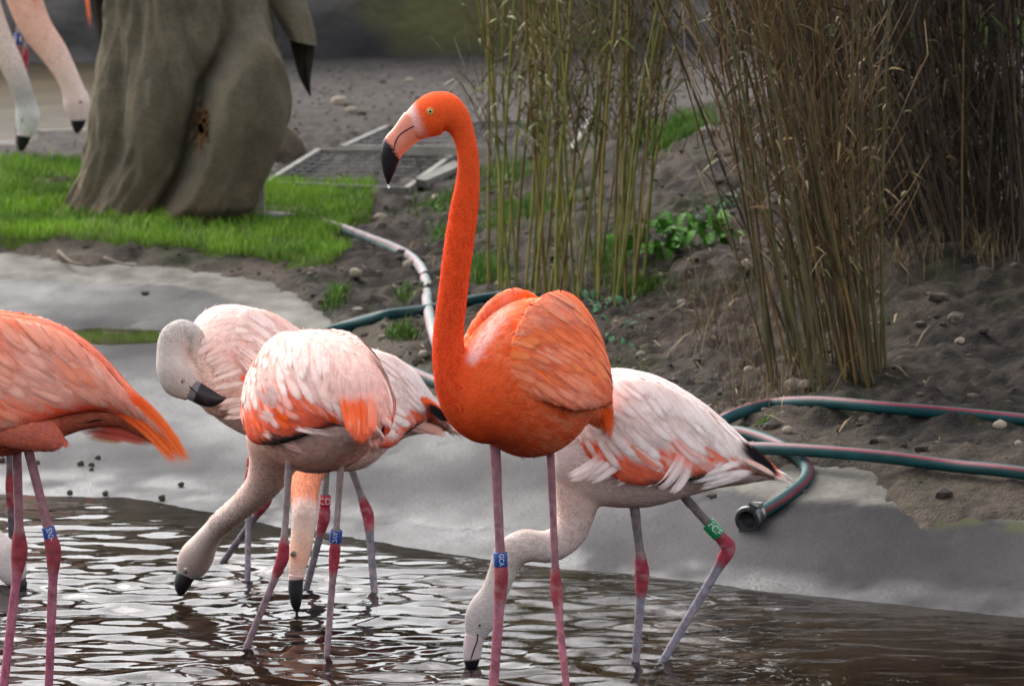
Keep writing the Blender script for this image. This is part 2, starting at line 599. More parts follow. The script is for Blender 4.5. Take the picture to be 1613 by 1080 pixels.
# ================================================================== water
RIPPLE_SOURCES = []      # (x, y, amplitude, wavelength, reach)
for px, py, a, wlen, rc in ((287, 918, .0042, .085, .38), (742, 1040, .0035, .075, .30), (466, 962, .0034, .07, .30), (1045, 1040, .0030, .09, .28),
                            (1002, 1040, .0016, .07, .22), (30, 930, .0035, .08, .32), (390, 1022, .002, .07, .25), (516, 1030, .002, .07, .25),
                            (776, 1098, .002, .08, .25), (894, 1098, .002, .08, .25), (486, 925, .0016, .06, .2), (590, 935, .0016, .06, .2)):
    p = at_z(px, py, 0)
    RIPPLE_SOURCES.append((p[0], p[1], a, wlen, rc))

def water_z(X, Y):
    r = np.random.default_rng(21)
    depth = np.clip(-terrain(X, Y), 0, .2)
    busy = sstep(0.75, 0.05, X - 0.25 * (Y - 10.5))                 # livelier where the birds stir, calm on the right
    busy = 0.14 + 0.86 * busy * (0.35 + 1.5 * np.clip(fbm(X * 2.2, Y * 1.1, 3, 55) + .35, 0, 1))
    busy = busy * sstep(-0.002, 0.055, depth) + 0.04
    z = 0
    for k in range(64):
        lam = np.exp(r.uniform(np.log(.040), np.log(.21)))
        th = r.normal(1.5, .42)
        kx, ky = np.cos(th) * 2 * np.pi / lam, np.sin(th) * 2 * np.pi / lam
        a = 0.00098 * (lam / .2) ** 1.0
        z = z + a * np.sin(kx * X + ky * Y + r.uniform(0, 6.28) + 1.6 * fbm(X * 1.9, Y * 1.9, 2, 60 + k % 4))
    z = z * busy
    for x0, y0, a, lam, rc in RIPPLE_SOURCES:
        d = np.hypot(X - x0, Y - y0)
        z = z + .42 * a * np.sin(d * 2 * np.pi / lam + 1.5 * vnoise(X * 5, Y * 5, 7)) * np.exp(-(d / rc) ** 2) * sstep(0, .04, d)
    return z

wx = np.concatenate([np.arange(-5.4, -1.9, .1), np.arange(-1.9, 1.6, .0115), np.arange(1.6, 5.5, .1)])
wy = np.concatenate([np.arange(4.3, 9.2, .1), np.arange(9.2, 13.35, .0125), np.arange(13.4, 14.5, .1)])
WX, WY = np.meshgrid(wx, wy, indexing='ij')
WZ = water_z(WX, WY)
nu, nv = len(wx), len(wy)
top = np.stack([WX, WY, WZ], -1).reshape(-1, 3)
Q = grid_faces(nu, nv)
# close it below into a body of water
ring = np.concatenate([np.arange(nu) * nv, (nu - 1) * nv + np.arange(1, nv), (np.arange(nu - 2, -1, -1)) * nv + nv - 1, np.arange(nv - 2, 0, -1)])
low = top[ring].copy()
low[:, 2] = -0.6
n0 = len(top)
m_ = len(ring)
a = np.arange(m_)
b = (a + 1) % m_
side = np.stack([ring[a], ring[b], n0 + b, n0 + a], -1)
cen = np.array([[0, 9.4, -0.6]])
fan = np.stack([np.full(m_, n0 + m_), n0 + a, n0 + b], -1)

def water_mat():
    m, nt, N, L, bs = new_mat('murky_water')
    N.remove(bs)
    out = N['Material Output']
    fr = nd(N, 'ShaderNodeFresnel', IOR=1.33)
    gl = nd(N, 'ShaderNodeBsdfGlossy', Roughness=0.015)
    tr = N.new('ShaderNodeBsdfTransparent')
    tr.inputs[0].default_value = (.93, .90, .86, 1)
    mx = N.new('ShaderNodeMixShader')
    tc = N.new('ShaderNodeTexCoord')
    no = nd(N, 'ShaderNodeTexNoise', Scale=26.0, Detail=3.0)
    L.new(tc.outputs['Object'], no.inputs['Vector'])
    bp = nd(N, 'ShaderNodeBump', Strength=0.10, Distance=0.004)
    L.new(no.outputs[0], bp.inputs['Height'])
    L.new(bp.outputs[0], gl.inputs['Normal'])
    L.new(bp.outputs[0], fr.inputs['Normal'])
    L.new(fr.outputs[0], mx.inputs[0])
    L.new(tr.outputs[0], mx.inputs[1])
    L.new(gl.outputs[0], mx.inputs[2])
    L.new(mx.outputs[0], out.inputs['Surface'])
    va = nd(N, 'ShaderNodeVolumeAbsorption', Density=4.0)
    va.inputs['Color'].default_value = (.66, .47, .26, 1)
    L.new(va.outputs[0], out.inputs['Volume'])
    return m

water = link('water', mesh('water', np.vstack([top, low, cen]), [np.vstack([Q, side]), fan], water_mat()), kind='structure')

# ---- the brown pool far behind, beside the path
def pool_mat():
    m, nt, N, L, bs = new_mat('muddy_pool')
    tc = N.new('ShaderNodeTexCoord')
    no = nd(N, 'ShaderNodeTexNoise', Scale=3.0, Detail=5.0)
    L.new(tc.outputs['Object'], no.inputs['Vector'])
    rp = ramp(N, [(.3, srgb(66, 58, 44)), (.7, srgb(92, 80, 60))])
    L.new(no.outputs[0], rp.inputs[0])
    L.new(rp.outputs[0], bs.inputs['Base Color'])
    bs.inputs['Roughness'].default_value = 0.3
    bs.inputs['Specular IOR Level'].default_value = 0.1
    n2 = nd(N, 'ShaderNodeTexNoise', Scale=9.0, Detail=3.0)
    L.new(tc.outputs['Object'], n2.inputs['Vector'])
    bp = nd(N, 'ShaderNodeBump', Strength=0.3, Distance=0.02)
    L.new(n2.outputs[0], bp.inputs['Height'])
    L.new(bp.outputs[0], bs.inputs['Normal'])
    return m
px_ = np.arange(-6.5, -1.70, .06)
py_ = np.arange(20.6, 26.2, .06)
PX, PY = np.meshgrid(px_, py_, indexing='ij')
edge = np.minimum.reduce([-1.75 - PX - .25 * (PY < 21.4), PY - 20.75, 26.1 - PY]) + .12 * fbm(PX * 3, PY * 3, 3, 77)
PZ = terrain(PX, PY) + 0.03 * sstep(-.08, .05, edge) - 0.04 * sstep(.0, -.12, edge) + .012
link('water_pool', mesh('water_pool', np.stack([PX, PY, PZ], -1).reshape(-1, 3), grid_faces(len(px_), len(py_)), pool_mat()), kind='structure')

# ---- the shallow puddle lying on the concrete on the left
pd = at_z(190, 528, .132)
qx, qy = np.meshgrid(np.linspace(-2.4, -.75, 60), np.linspace(15.45, 16.3, 50), indexing='ij')
M_puddle, nt, N, L, bs = new_mat('puddle_water')
bs.inputs['Base Color'].default_value = (*srgb(48, 48, 30), 1)
bs.inputs['Roughness'].default_value = 0.04
link('water_puddle', mesh('water_puddle', np.stack([qx, qy, np.full_like(qx, .1385)], -1).reshape(-1, 3), grid_faces(60, 50), M_puddle), kind='structure')

# ================================================================== low dark wall far behind
def wall_mat():
    m, nt, N, L, bs = new_mat('dark_weathered_wall')
    tc = N.new('ShaderNodeTexCoord')
    mp = N.new('ShaderNodeMapping')
    mp.inputs['Scale'].default_value = (.55, 1, 1.1)
    L.new(tc.outputs['Object'], mp.inputs[0])
    n1 = nd(N, 'ShaderNodeTexNoise', Scale=1.6, Detail=5.0)
    n2 = nd(N, 'ShaderNodeTexNoise', Scale=1.1, Detail=3.0)
    L.new(mp.outputs[0], n1.inputs['Vector'])
    mp2 = N.new('ShaderNodeMapping')
    mp2.inputs['Location'].default_value = (9, 4, 2)
    mp2.inputs['Scale'].default_value = (.7, 1, .9)
    L.new(tc.outputs['Object'], mp2.inputs[0])
    L.new(mp2.outputs[0], n2.inputs['Vector'])
    rp = ramp(N, [(.34, srgb(34, 34, 35)), (.50, srgb(66, 63, 61)), (.66, srgb(126, 119, 116))])
    L.new(n1.outputs[0], rp.inputs[0])
    al = ramp(N, [(.48, (0, 0, 0)), (.62, (.85, .85, .85))])
    L.new(n2.outputs[0], al.inputs[0])
    mx = nd(N, 'ShaderNodeMix', data_type='RGBA')
    L.new(al.outputs[0], mx.inputs[0])
    L.new(rp.outputs[0], mx.inputs[6])
    mx.inputs[7].default_value = (*srgb(98, 94, 54), 1)
    L.new(mx.outputs[2], bs.inputs['Base Color'])
    bs.inputs['Roughness'].default_value = .9
    bp = nd(N, 'ShaderNodeBump', Strength=.7, Distance=.03)
    n3 = nd(N, 'ShaderNodeTexNoise', Scale=14.0, Detail=5.0)
    L.new(tc.outputs['Object'], n3.inputs['Vector'])
    L.new(n3.outputs[0], bp.inputs['Height'])
    L.new(bp.outputs[0], bs.inputs['Normal'])
    return m
ux = np.arange(-11, 11.01, .12)
prof = np.array([(-.02, -.25), (0.0, .12), (.02, .5), (.05, 1.0), (.08, 1.5), (.12, 1.62), (.42, 1.62), (.46, 1.4), (.5, -.25)])
UX, K = np.meshgrid(ux, np.arange(len(prof)), indexing='ij')
WYv = 26.6 + prof[K, 0] + .05 * fbm(UX * 1.5, prof[K, 1] * 2, 3, 90) + .25 * sstep(-2, 3, UX)
WZv = .48 + prof[K, 1] + .03 * fbm(UX * 2, prof[K, 1], 3, 91) * (prof[K, 1] > 1)
solo('garden_wall', np.stack([UX, WYv, WZv], -1).reshape(-1, 3), grid_faces(len(ux), len(prof)), wall_mat(),
     'low dark weathered wall with mossy patches running behind the path', 'wall')

# ---- dark evergreen wood far behind (the pond mirrors it)
B = Build()
for k in range(30):
    x0, y0 = -34 + 68 * (k + .5) / 30 + random.uniform(-.8, .8), 37 + random.uniform(-3, 5)
    h = random.uniform(5.0, 8.0)
    n = 420
    f = rng.random(n) ** .8
    zz = .4 + h * f
    rad = (1.9 * (1 - f) ** .7 + .25) * np.sqrt(rng.random(n)) * rng.uniform(.7, 1.25, n)
    th = rng.uniform(0, 6.283, n)
    c = np.stack([x0 + rad * np.cos(th), y0 + rad * np.sin(th), zz], -1)
    d1 = unit(rng.normal(size=(n, 3)) + np.array([0, 0, -.4]))
    d2 = unit(np.cross(d1, rng.normal(size=(n, 3))))
    s = rng.uniform(.25, .5, n)[:, None]
    Vq = np.stack([c - d1 * s, c + d2 * s * .55, c + d1 * s, c - d2 * s * .55], 1).reshape(-1, 3)
    g = np.repeat(rng.uniform(.6, 1.3, n), 4)[:, None]
    B.add(Vq, quads=np.arange(4 * n).reshape(-1, 4), col=srgb(80, 66, 48) * g)
    Vt, Qt, Tt = tube([(x0, y0, .3), (x0, y0, .3 + h * .8)], [.22, .06], 6)
    B.add(Vt, Qt, Tt, col=srgb(60, 50, 42))
M_wood = attr_mat('evergreen_foliage', rough=.8, noise=.3, scale=3, bump=0)
link('far_wood', mesh('far_wood', *B.args(), M_wood, B.col, smooth=False), kind='stuff')
# ================================================================== flamingos
def feather_mat():
    m = attr_mat('feather', rough=.8, noise=.10, scale=55, bump=.2, bscale=420, sheen=0, spec=.08, dist=.0008)
    nt = m.node_tree
    N, L = nt.nodes, nt.links
    bs = N['Principled BSDF']
    at = [n for n in N if n.bl_idname == 'ShaderNodeAttribute'][0]
    uv = N.new('ShaderNodeUVMap')
    mp = N.new('ShaderNodeMapping')
    mp.inputs['Scale'].default_value = (5, 60, 1)
    mp.inputs['Rotation'].default_value = (0, 0, .0)
    L.new(uv.outputs[0], mp.inputs[0])
    no = nd(N, 'ShaderNodeTexNoise', Scale=1.0, Detail=3.0)
    L.new(mp.outputs[0], no.inputs['Vector'])
    ma = nd(N, 'ShaderNodeMath', operation='MULTIPLY_ADD')
    ma.inputs[1].default_value = .9
    ma.inputs[2].default_value = -.45
    L.new(no.outputs[0], ma.inputs[0])
    ad = nd(N, 'ShaderNodeMath', operation='ADD')
    L.new(at.outputs['Alpha'], ad.inputs[0])
    L.new(ma.outputs[0], ad.inputs[1])
    mr = nd(N, 'ShaderNodeMapRange', interpolation_type='SMOOTHSTEP')
    mr.inputs['From Min'].default_value = .02
    mr.inputs['From Max'].default_value = .95
    L.new(ad.outputs[0], mr.inputs['Value'])
    L.new(mr.outputs[0], bs.inputs['Alpha'])
    return m
M_feather = feather_mat()
M_skin = attr_mat('flamingo_down', rough=.8, noise=.16, scale=150, bump=.6, bscale=300, sheen=.0, spec=.12, dist=.004)
M_bill = attr_mat('bill', rough=.34, noise=.10, scale=60, bump=.12, bscale=200, spec=.5, dist=.001)
M_eye = attr_mat('eye', rough=.08, noise=.05, bump=0, spec=.6)
M_band = attr_mat('band_plastic', rough=.3, noise=.06, scale=120, bump=.05)
M_letter = attr_mat('band_lettering', rough=.4, noise=.03, bump=0)

class Loft:
    """a body swept through elliptical sections; a = 0 points to side S, a = 90 deg to U"""
    def __init__(self, C, S, U, hw, hh, n=120):
        C = np.asarray(C, float)
        rows = np.hstack([C, np.asarray(S, float), np.asarray(U, float), np.asarray(hw, float)[:, None], np.asarray(hh, float)[:, None]])
        D = spline(rows, n)
        seg = np.linalg.norm(np.diff(D[:, :3], axis=0), axis=1)
        arc = np.concatenate([[0], np.cumsum(seg)])
        self.length = arc[-1]
        t = np.linspace(0, arc[-1], n)
        D = np.stack([np.interp(t, arc, D[:, k]) for k in range(D.shape[1])], 1)
        self.C, self.S, self.U = D[:, :3], unit(D[:, 3:6]), unit(D[:, 6:9])
        self.hw, self.hh = np.maximum(D[:, 9], 1e-4), np.maximum(D[:, 10], 1e-4)
        self.n = n
    def at(self, t):
        f = np.clip(t, 0, 1) * (self.n - 1)
        i = np.minimum(f.astype(int), self.n - 2)
        f = (f - i)
        def li(A):
            w = f[:, None] if A.ndim == 2 else f
            return A[i] * (1 - w) + A[i + 1] * w
        return li(self.C), unit(li(self.S)), unit(li(self.U)), li(self.hw), li(self.hh)
    def P(self, t, a):
        t, a = np.asarray(t, float), np.asarray(a, float)
        C, S, U, hw, hh = self.at(t)
        p = C + S * (hw * np.cos(a))[:, None] + U * (hh * np.sin(a))[:, None]
        over = np.maximum(t - 1, 0)[:, None] * self.length
        end = unit(self.C[-1] - self.C[-6])
        return p + over * end
    def frame(self, t, a):
        """point, outward normal, unit vectors along +t and +a with their metric lengths"""
        p = self.P(t, a)
        e = .006
        dt = (self.P(t + e, a) - self.P(t - e, a)) / (2 * e)
        da = (self.P(t, a + .02) - self.P(t, a - .02)) / .04
        lt, la = np.linalg.norm(dt, axis=1), np.linalg.norm(da, axis=1)
        _, S, U, hw, hh = self.at(np.asarray(t, float))
        nn = S * (np.cos(a) / hw)[:, None] + U * (np.sin(a) / hh)[:, None]
        tt = dt / (lt[:, None] + 1e-9)
        nn = unit(nn)
        nn = unit(nn - tt * (nn * tt).sum(1, keepdims=True))
        return p, nn, tt, da / (la[:, None] + 1e-9), lt, la
    def mesh(self, nt=60, na=28):
        t = np.linspace(0, 1, nt)
        a = np.arange(na) / na * 2 * np.pi
        TT, AA = np.meshgrid(t, a, indexing='ij')
        V = self.P(TT.ravel(), AA.ravel())
        i, j = np.meshgrid(np.arange(nt - 1), np.arange(na), indexing='ij')
        j2 = (j + 1) % na
        Q = np.stack([i * na + j, i * na + j2, (i + 1) * na + j2, (i + 1) * na + j], -1).reshape(-1, 4)
        C = self.at(np.array([0., 1.]))[0]
        V = np.vstack([V, C])
        k = np.arange(na)
        k2 = (k + 1) % na
        T = np.vstack([np.stack([np.full(na, nt * na), k2, k], -1), np.stack([np.full(na, nt * na + 1), (nt - 1) * na + k, (nt - 1) * na + k2], -1)])
        return V, Q, T

PROF_S = np.array([0, .18, .4, .62, .8, .92, 1.0])
PROF_W = np.array([.40, .80, 1.0, 1.0, .86, .62, .22])
ACROSS = np.array([-1, -.6, 0, .6, 1.0])
ACR_A = np.array([0, .72, 1, .72, 0.0])

def strips(B, c, nrm, W, col0, col1, roll=None, cup=.10, edge=.0, soft=.8, tipfade=.6, surf=None, rootfade=.10):
    """soft-edged feather strips along centre lines c (n,k,3), facing nrm (n,k,3)"""
    n, k, _ = c.shape
    tau = unit(np.gradient(c, axis=1))
    b = unit(np.cross(nrm, tau))
    nn = np.cross(tau, b)
    nn0 = nn
    if roll is not None:
        cr, sr = np.cos(roll)[:, None, None], np.sin(roll)[:, None, None]
        b, nn = b * cr + nn * sr, nn * cr - b * sr
    w = (W[:, None] * np.interp(np.linspace(0, 1, k), PROF_S, PROF_W)[None])[..., None]
    V = np.stack([c + b * w * x - nn * w * cup * x * x for x in ACROSS], 2)          # n,k,5,3
    s = np.linspace(0, 1, k)[None, :, None, None]
    col = np.broadcast_to(col0[:, None, None, :] * (1 - s) + col1[:, None, None, :] * s, V.shape).copy()
    if edge:
        for e in (0, 1, 3, 4):
            col[:, :, e] += (1 - col[:, :, e]) * edge
    al = np.broadcast_to(ACR_A[None, None, :], (n, k, 5)).copy()
    al = al * np.interp(np.linspace(0, 1, k), [0, rootfade, 1 - tipfade, 1], [.0 if rootfade > .1 else .3, 1, 1, .02])[None, :, None]
    N_ = nn0 * soft + nn * (1 - soft) if surf is None else surf * soft + nn * (1 - soft)
    N_ = unit(N_[:, :, None, :] + b[:, :, None, :] * (ACROSS * .22)[None, None, :, None])
    base = (np.arange(n) * k * 5)[:, None, None]
    q = base + np.arange(k - 1)[None, :, None] * 5 + np.arange(4)[None, None, :]
    Q = np.stack([q, q + 5, q + 6, q + 1], -1).reshape(-1, 4)
    off = rng.uniform(0, 40, (n, 1, 1))
    uv = np.stack([np.broadcast_to(ACROSS[None, None, :] + off, (n, k, 5)), np.broadcast_to(np.linspace(0, 1, k)[None, :, None] + np.abs(ACROSS) * -.12 + off, (n, k, 5))], -1)
    B.add(V.reshape(-1, 3), Q, col=np.concatenate([np.clip(col, 0, 1), al[..., None]], -1).reshape(-1, 4), uv=uv.reshape(-1, 2), nrm=N_.reshape(-1, 3))

def feathers_on(B, loft, t, a, ang, L, W, col0, col1, lift=.0020, base=.0008, k=6, edge=.0, roll=.035, droop=0.0, soft=.8, tipfade=.6):
    n = len(t)
    t, a = t.copy(), a.copy()
    cs, ns = [], []
    st = L / (k - 1)
    for i in range(k):
        p, nn, tt, aa, lt, la = loft.frame(t, a)
        s = i / (k - 1)
        cs.append(p + nn * (base + lift * s ** 1.4) - np.array([0, 0, 1.0]) * (droop * s * s * L)[:, None])
        ns.append(nn)
        t = t + st * np.cos(ang) / np.maximum(lt, .03)
        a = a + st * np.sin(ang) / np.maximum(la, .012) * 1.0
    strips(B, np.stack(cs, 1), np.stack(ns, 1), W, col0, col1, rng.normal(0, roll, n), edge=edge, soft=soft, tipfade=tipfade)

def down_on(B, loft, n, L, W, colf, t0=0., t1=1.):
    """short fine down: one thin triangle each"""
    t = rng.uniform(t0, t1, n)
    a = rng.uniform(0, 2 * np.pi, n)
    p, nn, tt, aa, lt, la = loft.frame(t, a)
    d = unit(-tt * 0 + tt * 1.0 + nn * .22 + rng.normal(0, .25, (n, 3)))
    ll = L * rng.uniform(.6, 1.4, n)[:, None]
    b = unit(np.cross(d, nn)) * W
    q = p - nn * .0015
    V = np.stack([q - b, q + b, q + d * ll], 1).reshape(-1, 3)
    c = np.repeat(colf(t, p) * rng.uniform(.86, 1.12, (n, 1)), 3, axis=0)
    B.add(V, tris=np.arange(3 * n).reshape(-1, 3), col=c, nrm=np.repeat(nn, 3, axis=0))

def gradient(stops):
    ts = np.array([s[0] for s in stops])
    cs = np.array([s[1] for s in stops])
    return lambda t, p=None: np.stack([np.interp(t, ts, cs[:, k]) for k in range(3)], -1)

# colours
ORANGE_NECK, ORANGE_DEEP = srgb(242, 90, 40), srgb(230, 74, 34)
ORANGE, ORANGE_PINK, SALMON = srgb(250, 108, 36), srgb(247, 138, 96), srgb(246, 166, 140)
PINK_WHITE, WHITE_PINK, CREAM = srgb(250, 216, 204), srgb(253, 236, 229), srgb(242, 214, 198)
RED_ORANGE, BLACKF = srgb(246, 88, 38), srgb(22, 20, 22)
GREY_WHITE = srgb(214, 200, 192)
LEG_GREY, LEG_PINK, HOCK_RED, HOCK_PINK = srgb(134, 126, 128), srgb(158, 112, 118), srgb(158, 62, 76), srgb(152, 66, 74)

def remesh_join(lofts, voxel=.0055, smooth=7):
    B_ = Build()
    for lf, nt, na in lofts:
        V, Q, T = lf.mesh(nt, na)
        B_.add(V, Q, T)
    me = mesh('tmp', *B_.args())
    o = bpy.data.objects.new('tmp', me)
    COL.objects.link(o)
    r = o.modifiers.new('r', 'REMESH')
    r.mode = 'VOXEL'
    r.voxel_size = voxel
    r.use_smooth_shade = True
    sm = o.modifiers.new('s', 'SMOOTH')
    sm.factor = .5
    sm.iterations = smooth
    dg = bpy.context.evaluated_depsgraph_get()
    ev = o.evaluated_get(dg)
    m2 = ev.to_mesh()
    n = len(m2.vertices)
    co = np.empty(n * 3, np.float32)
    m2.vertices.foreach_get('co', co)
    F = [np.array([p.vertices[:] for p in m2.polygons if len(p.vertices) == k]) for k in (4, 3)]
    ev.to_mesh_clear()
    bpy.data.objects.remove(o)
    bpy.data.meshes.remove(me)
    return co.reshape(-1, 3).astype(float), [f for f in F if len(f)]

def neck_loft(pts, Y0, flat=.92):
    """pts: (px, py, dY, r px [, depth factor])"""
    C = np.array([at_y(p[0], p[1], Y0 + p[2]) for p in pts])
    r = np.array([p[3] / ppm(Y0 + p[2]) for p in pts])
    df = np.array([p[4] if len(p) > 4 else flat for p in pts])
    T = unit(np.gradient(C, axis=0))
    # side across the picture depth, kept from flipping
    S = []
    prev = None
    for k in range(len(C)):
        s = np.array([0, -1.0, 0]) if prev is None else prev
        s = s - T[k] * (s @ T[k])
        if np.linalg.norm(s) < .2:
            s = np.array([1.0, 0, 0]) - T[k] * T[k][0]
        s = unit(s)
        prev = s
        S.append(s)
    S = np.array(S)
    U = np.cross(T, S)
    return Loft(C, S, U, r * df, r, n=160)

def torso_contour(st, Y0, dY=None):
    """st: (top px, top py, bottom px, bottom py, half width m [, dY])"""
    C, S, U, hw, hh = [], [], [], [], []
    for s in st:
        d = s[5] if len(s) > 5 else 0.0
        a, b = at_y(s[0], s[1], Y0 + d), at_y(s[2], s[3], Y0 + d)
        C.append((a + b) / 2)
        U.append(unit(a - b))
        hh.append(np.linalg.norm(a - b) / 2)
        hw.append(s[4])
    C, U = np.array(C), np.array(U)
    T = unit(np.gradient(C, axis=0))
    S = unit(np.cross(T, U))
    return Loft(C, S, U, hw, hh)

def torso_axis(st, Y0):
    """st: (px, py, dY, half width m, half height m)"""
    C = np.array([at_y(s[0], s[1], Y0 + s[2]) for s in st])
    T = unit(np.gradient(C, axis=0))
    S = unit(np.cross(T, np.array([0, 0, 1.0])))
    U = unit(np.cross(S, T))
    return Loft(C, S, U, [s[3] for s in st], [s[4] for s in st])

def wing_loft(torso, side, t0=.10, t1=1.0, out=.80, up=.30, tall=.74, thick=.034, lean=24, rise=0.0, spread=0.0):
    t = np.linspace(t0, t1, 10)
    C, S, U, hw, hh = torso.at(t)
    prof = np.array([.16, .62, .92, 1, 1, 1, .96, .86, .68, .42])
    ln = math.radians(lean)
    s = S * side
    C2 = C + s * (hw * out + spread)[:, None] + U * (hh * up + rise * prof)[:, None]
    S2 = s * math.cos(ln) + U * math.sin(ln)
    U2 = U * math.cos(ln) - s * math.sin(ln)
    return Loft(C2, S2, U2, thick * (.35 + .65 * prof), np.maximum(hh * tall, .014) * prof)

def leg_geo(B, pts, cols, radii, Y0, foot=True, flat=1.0):
    """pts: (px, py, Y) from inside the body to the water line; the last point is carried down to the floor"""
    P = [at_y(x, y, Y) for x, y, Y in pts]
    last, prev = P[-1], P[-2]
    d = unit(last - prev)
    fl = float(terrain(last[0], last[1])) + .004
    steps = max((last[2] - fl), .01) / max(-d[2], .3)
    end = last + d * steps
    P.append(end)
    P = np.array(P)
    seg = np.concatenate([[0], np.cumsum(np.linalg.norm(np.diff(P, axis=0), axis=1))])
    n = 90
    s = np.linspace(0, seg[-1], n)
    C = np.stack([np.interp(s, seg, P[:, k]) for k in range(3)], 1)
    for _ in range(3):
        C[1:-1] = (C[:-2] + 2 * C[1:-1] + C[2:]) / 4
    hs = seg[cols['hock']]
    r = np.interp(s, [0, hs * .5, hs - .05, hs - .012, hs + .012, hs + .055, seg[-1] - .03, seg[-1]],
                  [radii[0], radii[1], radii[1] * 1.05, radii[2], radii[2] * .96, radii[3] * 1.05, radii[3] * .92, radii[3] * 1.15])
    for _ in range(2):
        r[1:-1] = (r[:-2] + 2 * r[1:-1] + r[2:]) / 4
    r = r * (1 + .035 * np.sin(s * 2 * np.pi / .0075))              # scutes
    V, Q, T = tube(C, r, 12, up=(0, 1, 0))
    w = sstep(.058, .03, np.abs(s - hs - .004))
    c = cols['tibia'] * (1 - w)[:, None] + cols['joint'] * w[:, None]
    low = sstep(hs + .03, hs + .06, s)
    c = c * (1 - low)[:, None] + cols['tarsus'] * low[:, None]
    g = fbm(s[:, None] * 120 + P[0][0] * 50, np.arange(12)[None, :] * .55, 3, 140)
    g2 = np.clip(fbm(s[:, None] * 60 + 9, np.arange(12)[None, :] * .4, 2, 141) * 2.2, 0, 1)[..., None]
    cc_ = c[:, None, :] * (1 + .55 * g[..., None])
    cc_ = cc_ + (srgb(196, 160, 158) - cc_) * g2 * .45
    c = np.vstack([cc_.reshape(-1, 3), c[:1], c[-1:]])
    B.add(V, Q, T, col=np.clip(c, 0, 1))
    if foot:
        fwd = cols['fwd']
        lat = np.array([-fwd[1], fwd[0], 0])
        tips = [end + fwd * .075 + lat * .045, end + fwd * .09, end + fwd * .075 - lat * .045]
        for tp in tips:
            tp[2] = float(terrain(tp[0], tp[1])) + .006
            V, Q, T = tube(np.linspace(end, tp, 4), [radii[3] * .9, radii[3] * .7, radii[3] * .6, .002], 6)
            B.add(V, Q, T, col=cols['tarsus'])
        W_ = np.array([end, tips[0], tips[1], tips[2]]) + np.array([0, 0, .004])
        B.add(W_, tris=[[0, 1, 2], [0, 2, 3]], col=cols['tarsus'] * .9)
    return C

def leg_band(root, C, py, Y, r, h, text, colour, turn=0.0, rotate=True):
    """plastic ring with raised print round the leg; C the leg's centre line"""
    k = np.argmin(np.abs(C[:, 2] - at_y(806, py, Y)[2]))
    ax = unit(C[min(k + 3, len(C) - 1)] - C[max(k - 3, 0)])           # pointing down the leg
    c0 = C[k]
    u = unit(np.array([0, -1.0, 0]) - ax * (-ax[1]))                  # toward the viewer
    v = np.cross(ax, u)
    n = 24
    ang = np.arange(n) / n * 2 * np.pi
    ring = np.cos(ang)[:, None] * u + np.sin(ang)[:, None] * v
    rows = [(-h / 2, r - .0012), (-h / 2, r), (-h / 2 + .001, r + .0006), (h / 2 - .001, r + .0006), (h / 2, r), (h / 2, r - .0012)]
    V = np.vstack([c0 + ax * a + ring * b for a, b in rows])
    i, j = np.meshgrid(np.arange(len(rows) - 1), np.arange(n), indexing='ij')
    Q = np.stack([i * n + j, i * n + (j + 1) % n, (i + 1) * n + (j + 1) % n, (i + 1) * n + j], -1).reshape(-1, 4)
    band = part('leg_band', V, Q, M_band, root, np.tile(colour, (len(V), 1)))
    fc = bpy.data.curves.new('t', 'FONT')
    fc.body = text
    fc.align_x, fc.align_y = 'CENTER', 'CENTER'
    fc.size = 1.0
    fc.resolution_u = 3
    fo = bpy.data.objects.new('t', fc)
    COL.objects.link(fo)
    me = bpy.data.meshes.new_from_object(fo.evaluated_get(bpy.context.evaluated_depsgraph_get()))
    co = np.array([v_.co[:] for v_ in me.vertices])
    fs = [list(p.vertices) for p in me.polygons]
    bpy.data.objects.remove(fo)
    bpy.data.curves.remove(fc)
    bpy.data.meshes.remove(me)
    co[:, 0] -= (co[:, 0].max() + co[:, 0].min()) / 2
    co[:, 1] -= (co[:, 1].max() + co[:, 1].min()) / 2
    wx_, wy_ = np.ptp(co[:, 0]), np.ptp(co[:, 1])
    tv, tf = [], []
    reps = 3 if rotate else 2
    for q in range(reps):
        off = turn + q * 2 * math.pi / reps
        if rotate:                                                    # reads along the leg
            sc = h * .84 / wx_
            along, around = co[:, 0] * sc, co[:, 1] * min(1.15 * sc, 1.5 * r / wy_)
        else:
            sc = h * .62 / wy_
            along, around = -co[:, 1] * sc, co[:, 0] * sc
        th = around / (r + .001) * (1 if not rotate else 1) + off
        # viewer sees +X of the picture on the side where v points right
        sg = 1.0 if v[0] > 0 else -1.0
        th = sg * th if not rotate else sg * th
        nb = sum(len(x) for x in tv)
        tv.append(c0 + ax * along[:, None] + (np.cos(th)[:, None] * u + np.sin(th)[:, None] * v) * (r + .0012))
        tf += [[i_ + nb for i_ in f] for f in fs]
    me = bpy.data.meshes.new('lettering')
    me.from_pydata((np.vstack(tv) - root_origin(root)).tolist(), [], tf)
    me.materials.append(M_letter)
    set_col(me, np.tile(srgb(232, 232, 228), (len(me.vertices), 1)))
    link('lettering', me, band)
    return band

def bill_geo(pts, Y, cols, flat=.62):
    """pts: (px, py, half height px); a curved tapering bill with rounded section"""
    C = np.array([at_y(p[0], p[1], Y + (p[3] if len(p) > 3 else 0)) for p in pts])
    h = np.array([p[2] for p in pts]) / ppm(Y)
    T = unit(np.gradient(C, axis=0))
    S = unit(np.array([0, -1.0, 0]) - T * (-T[:, 1:2]))
    U = np.cross(T, S)
    return Loft(C, S, U, h * flat, h, n=60)

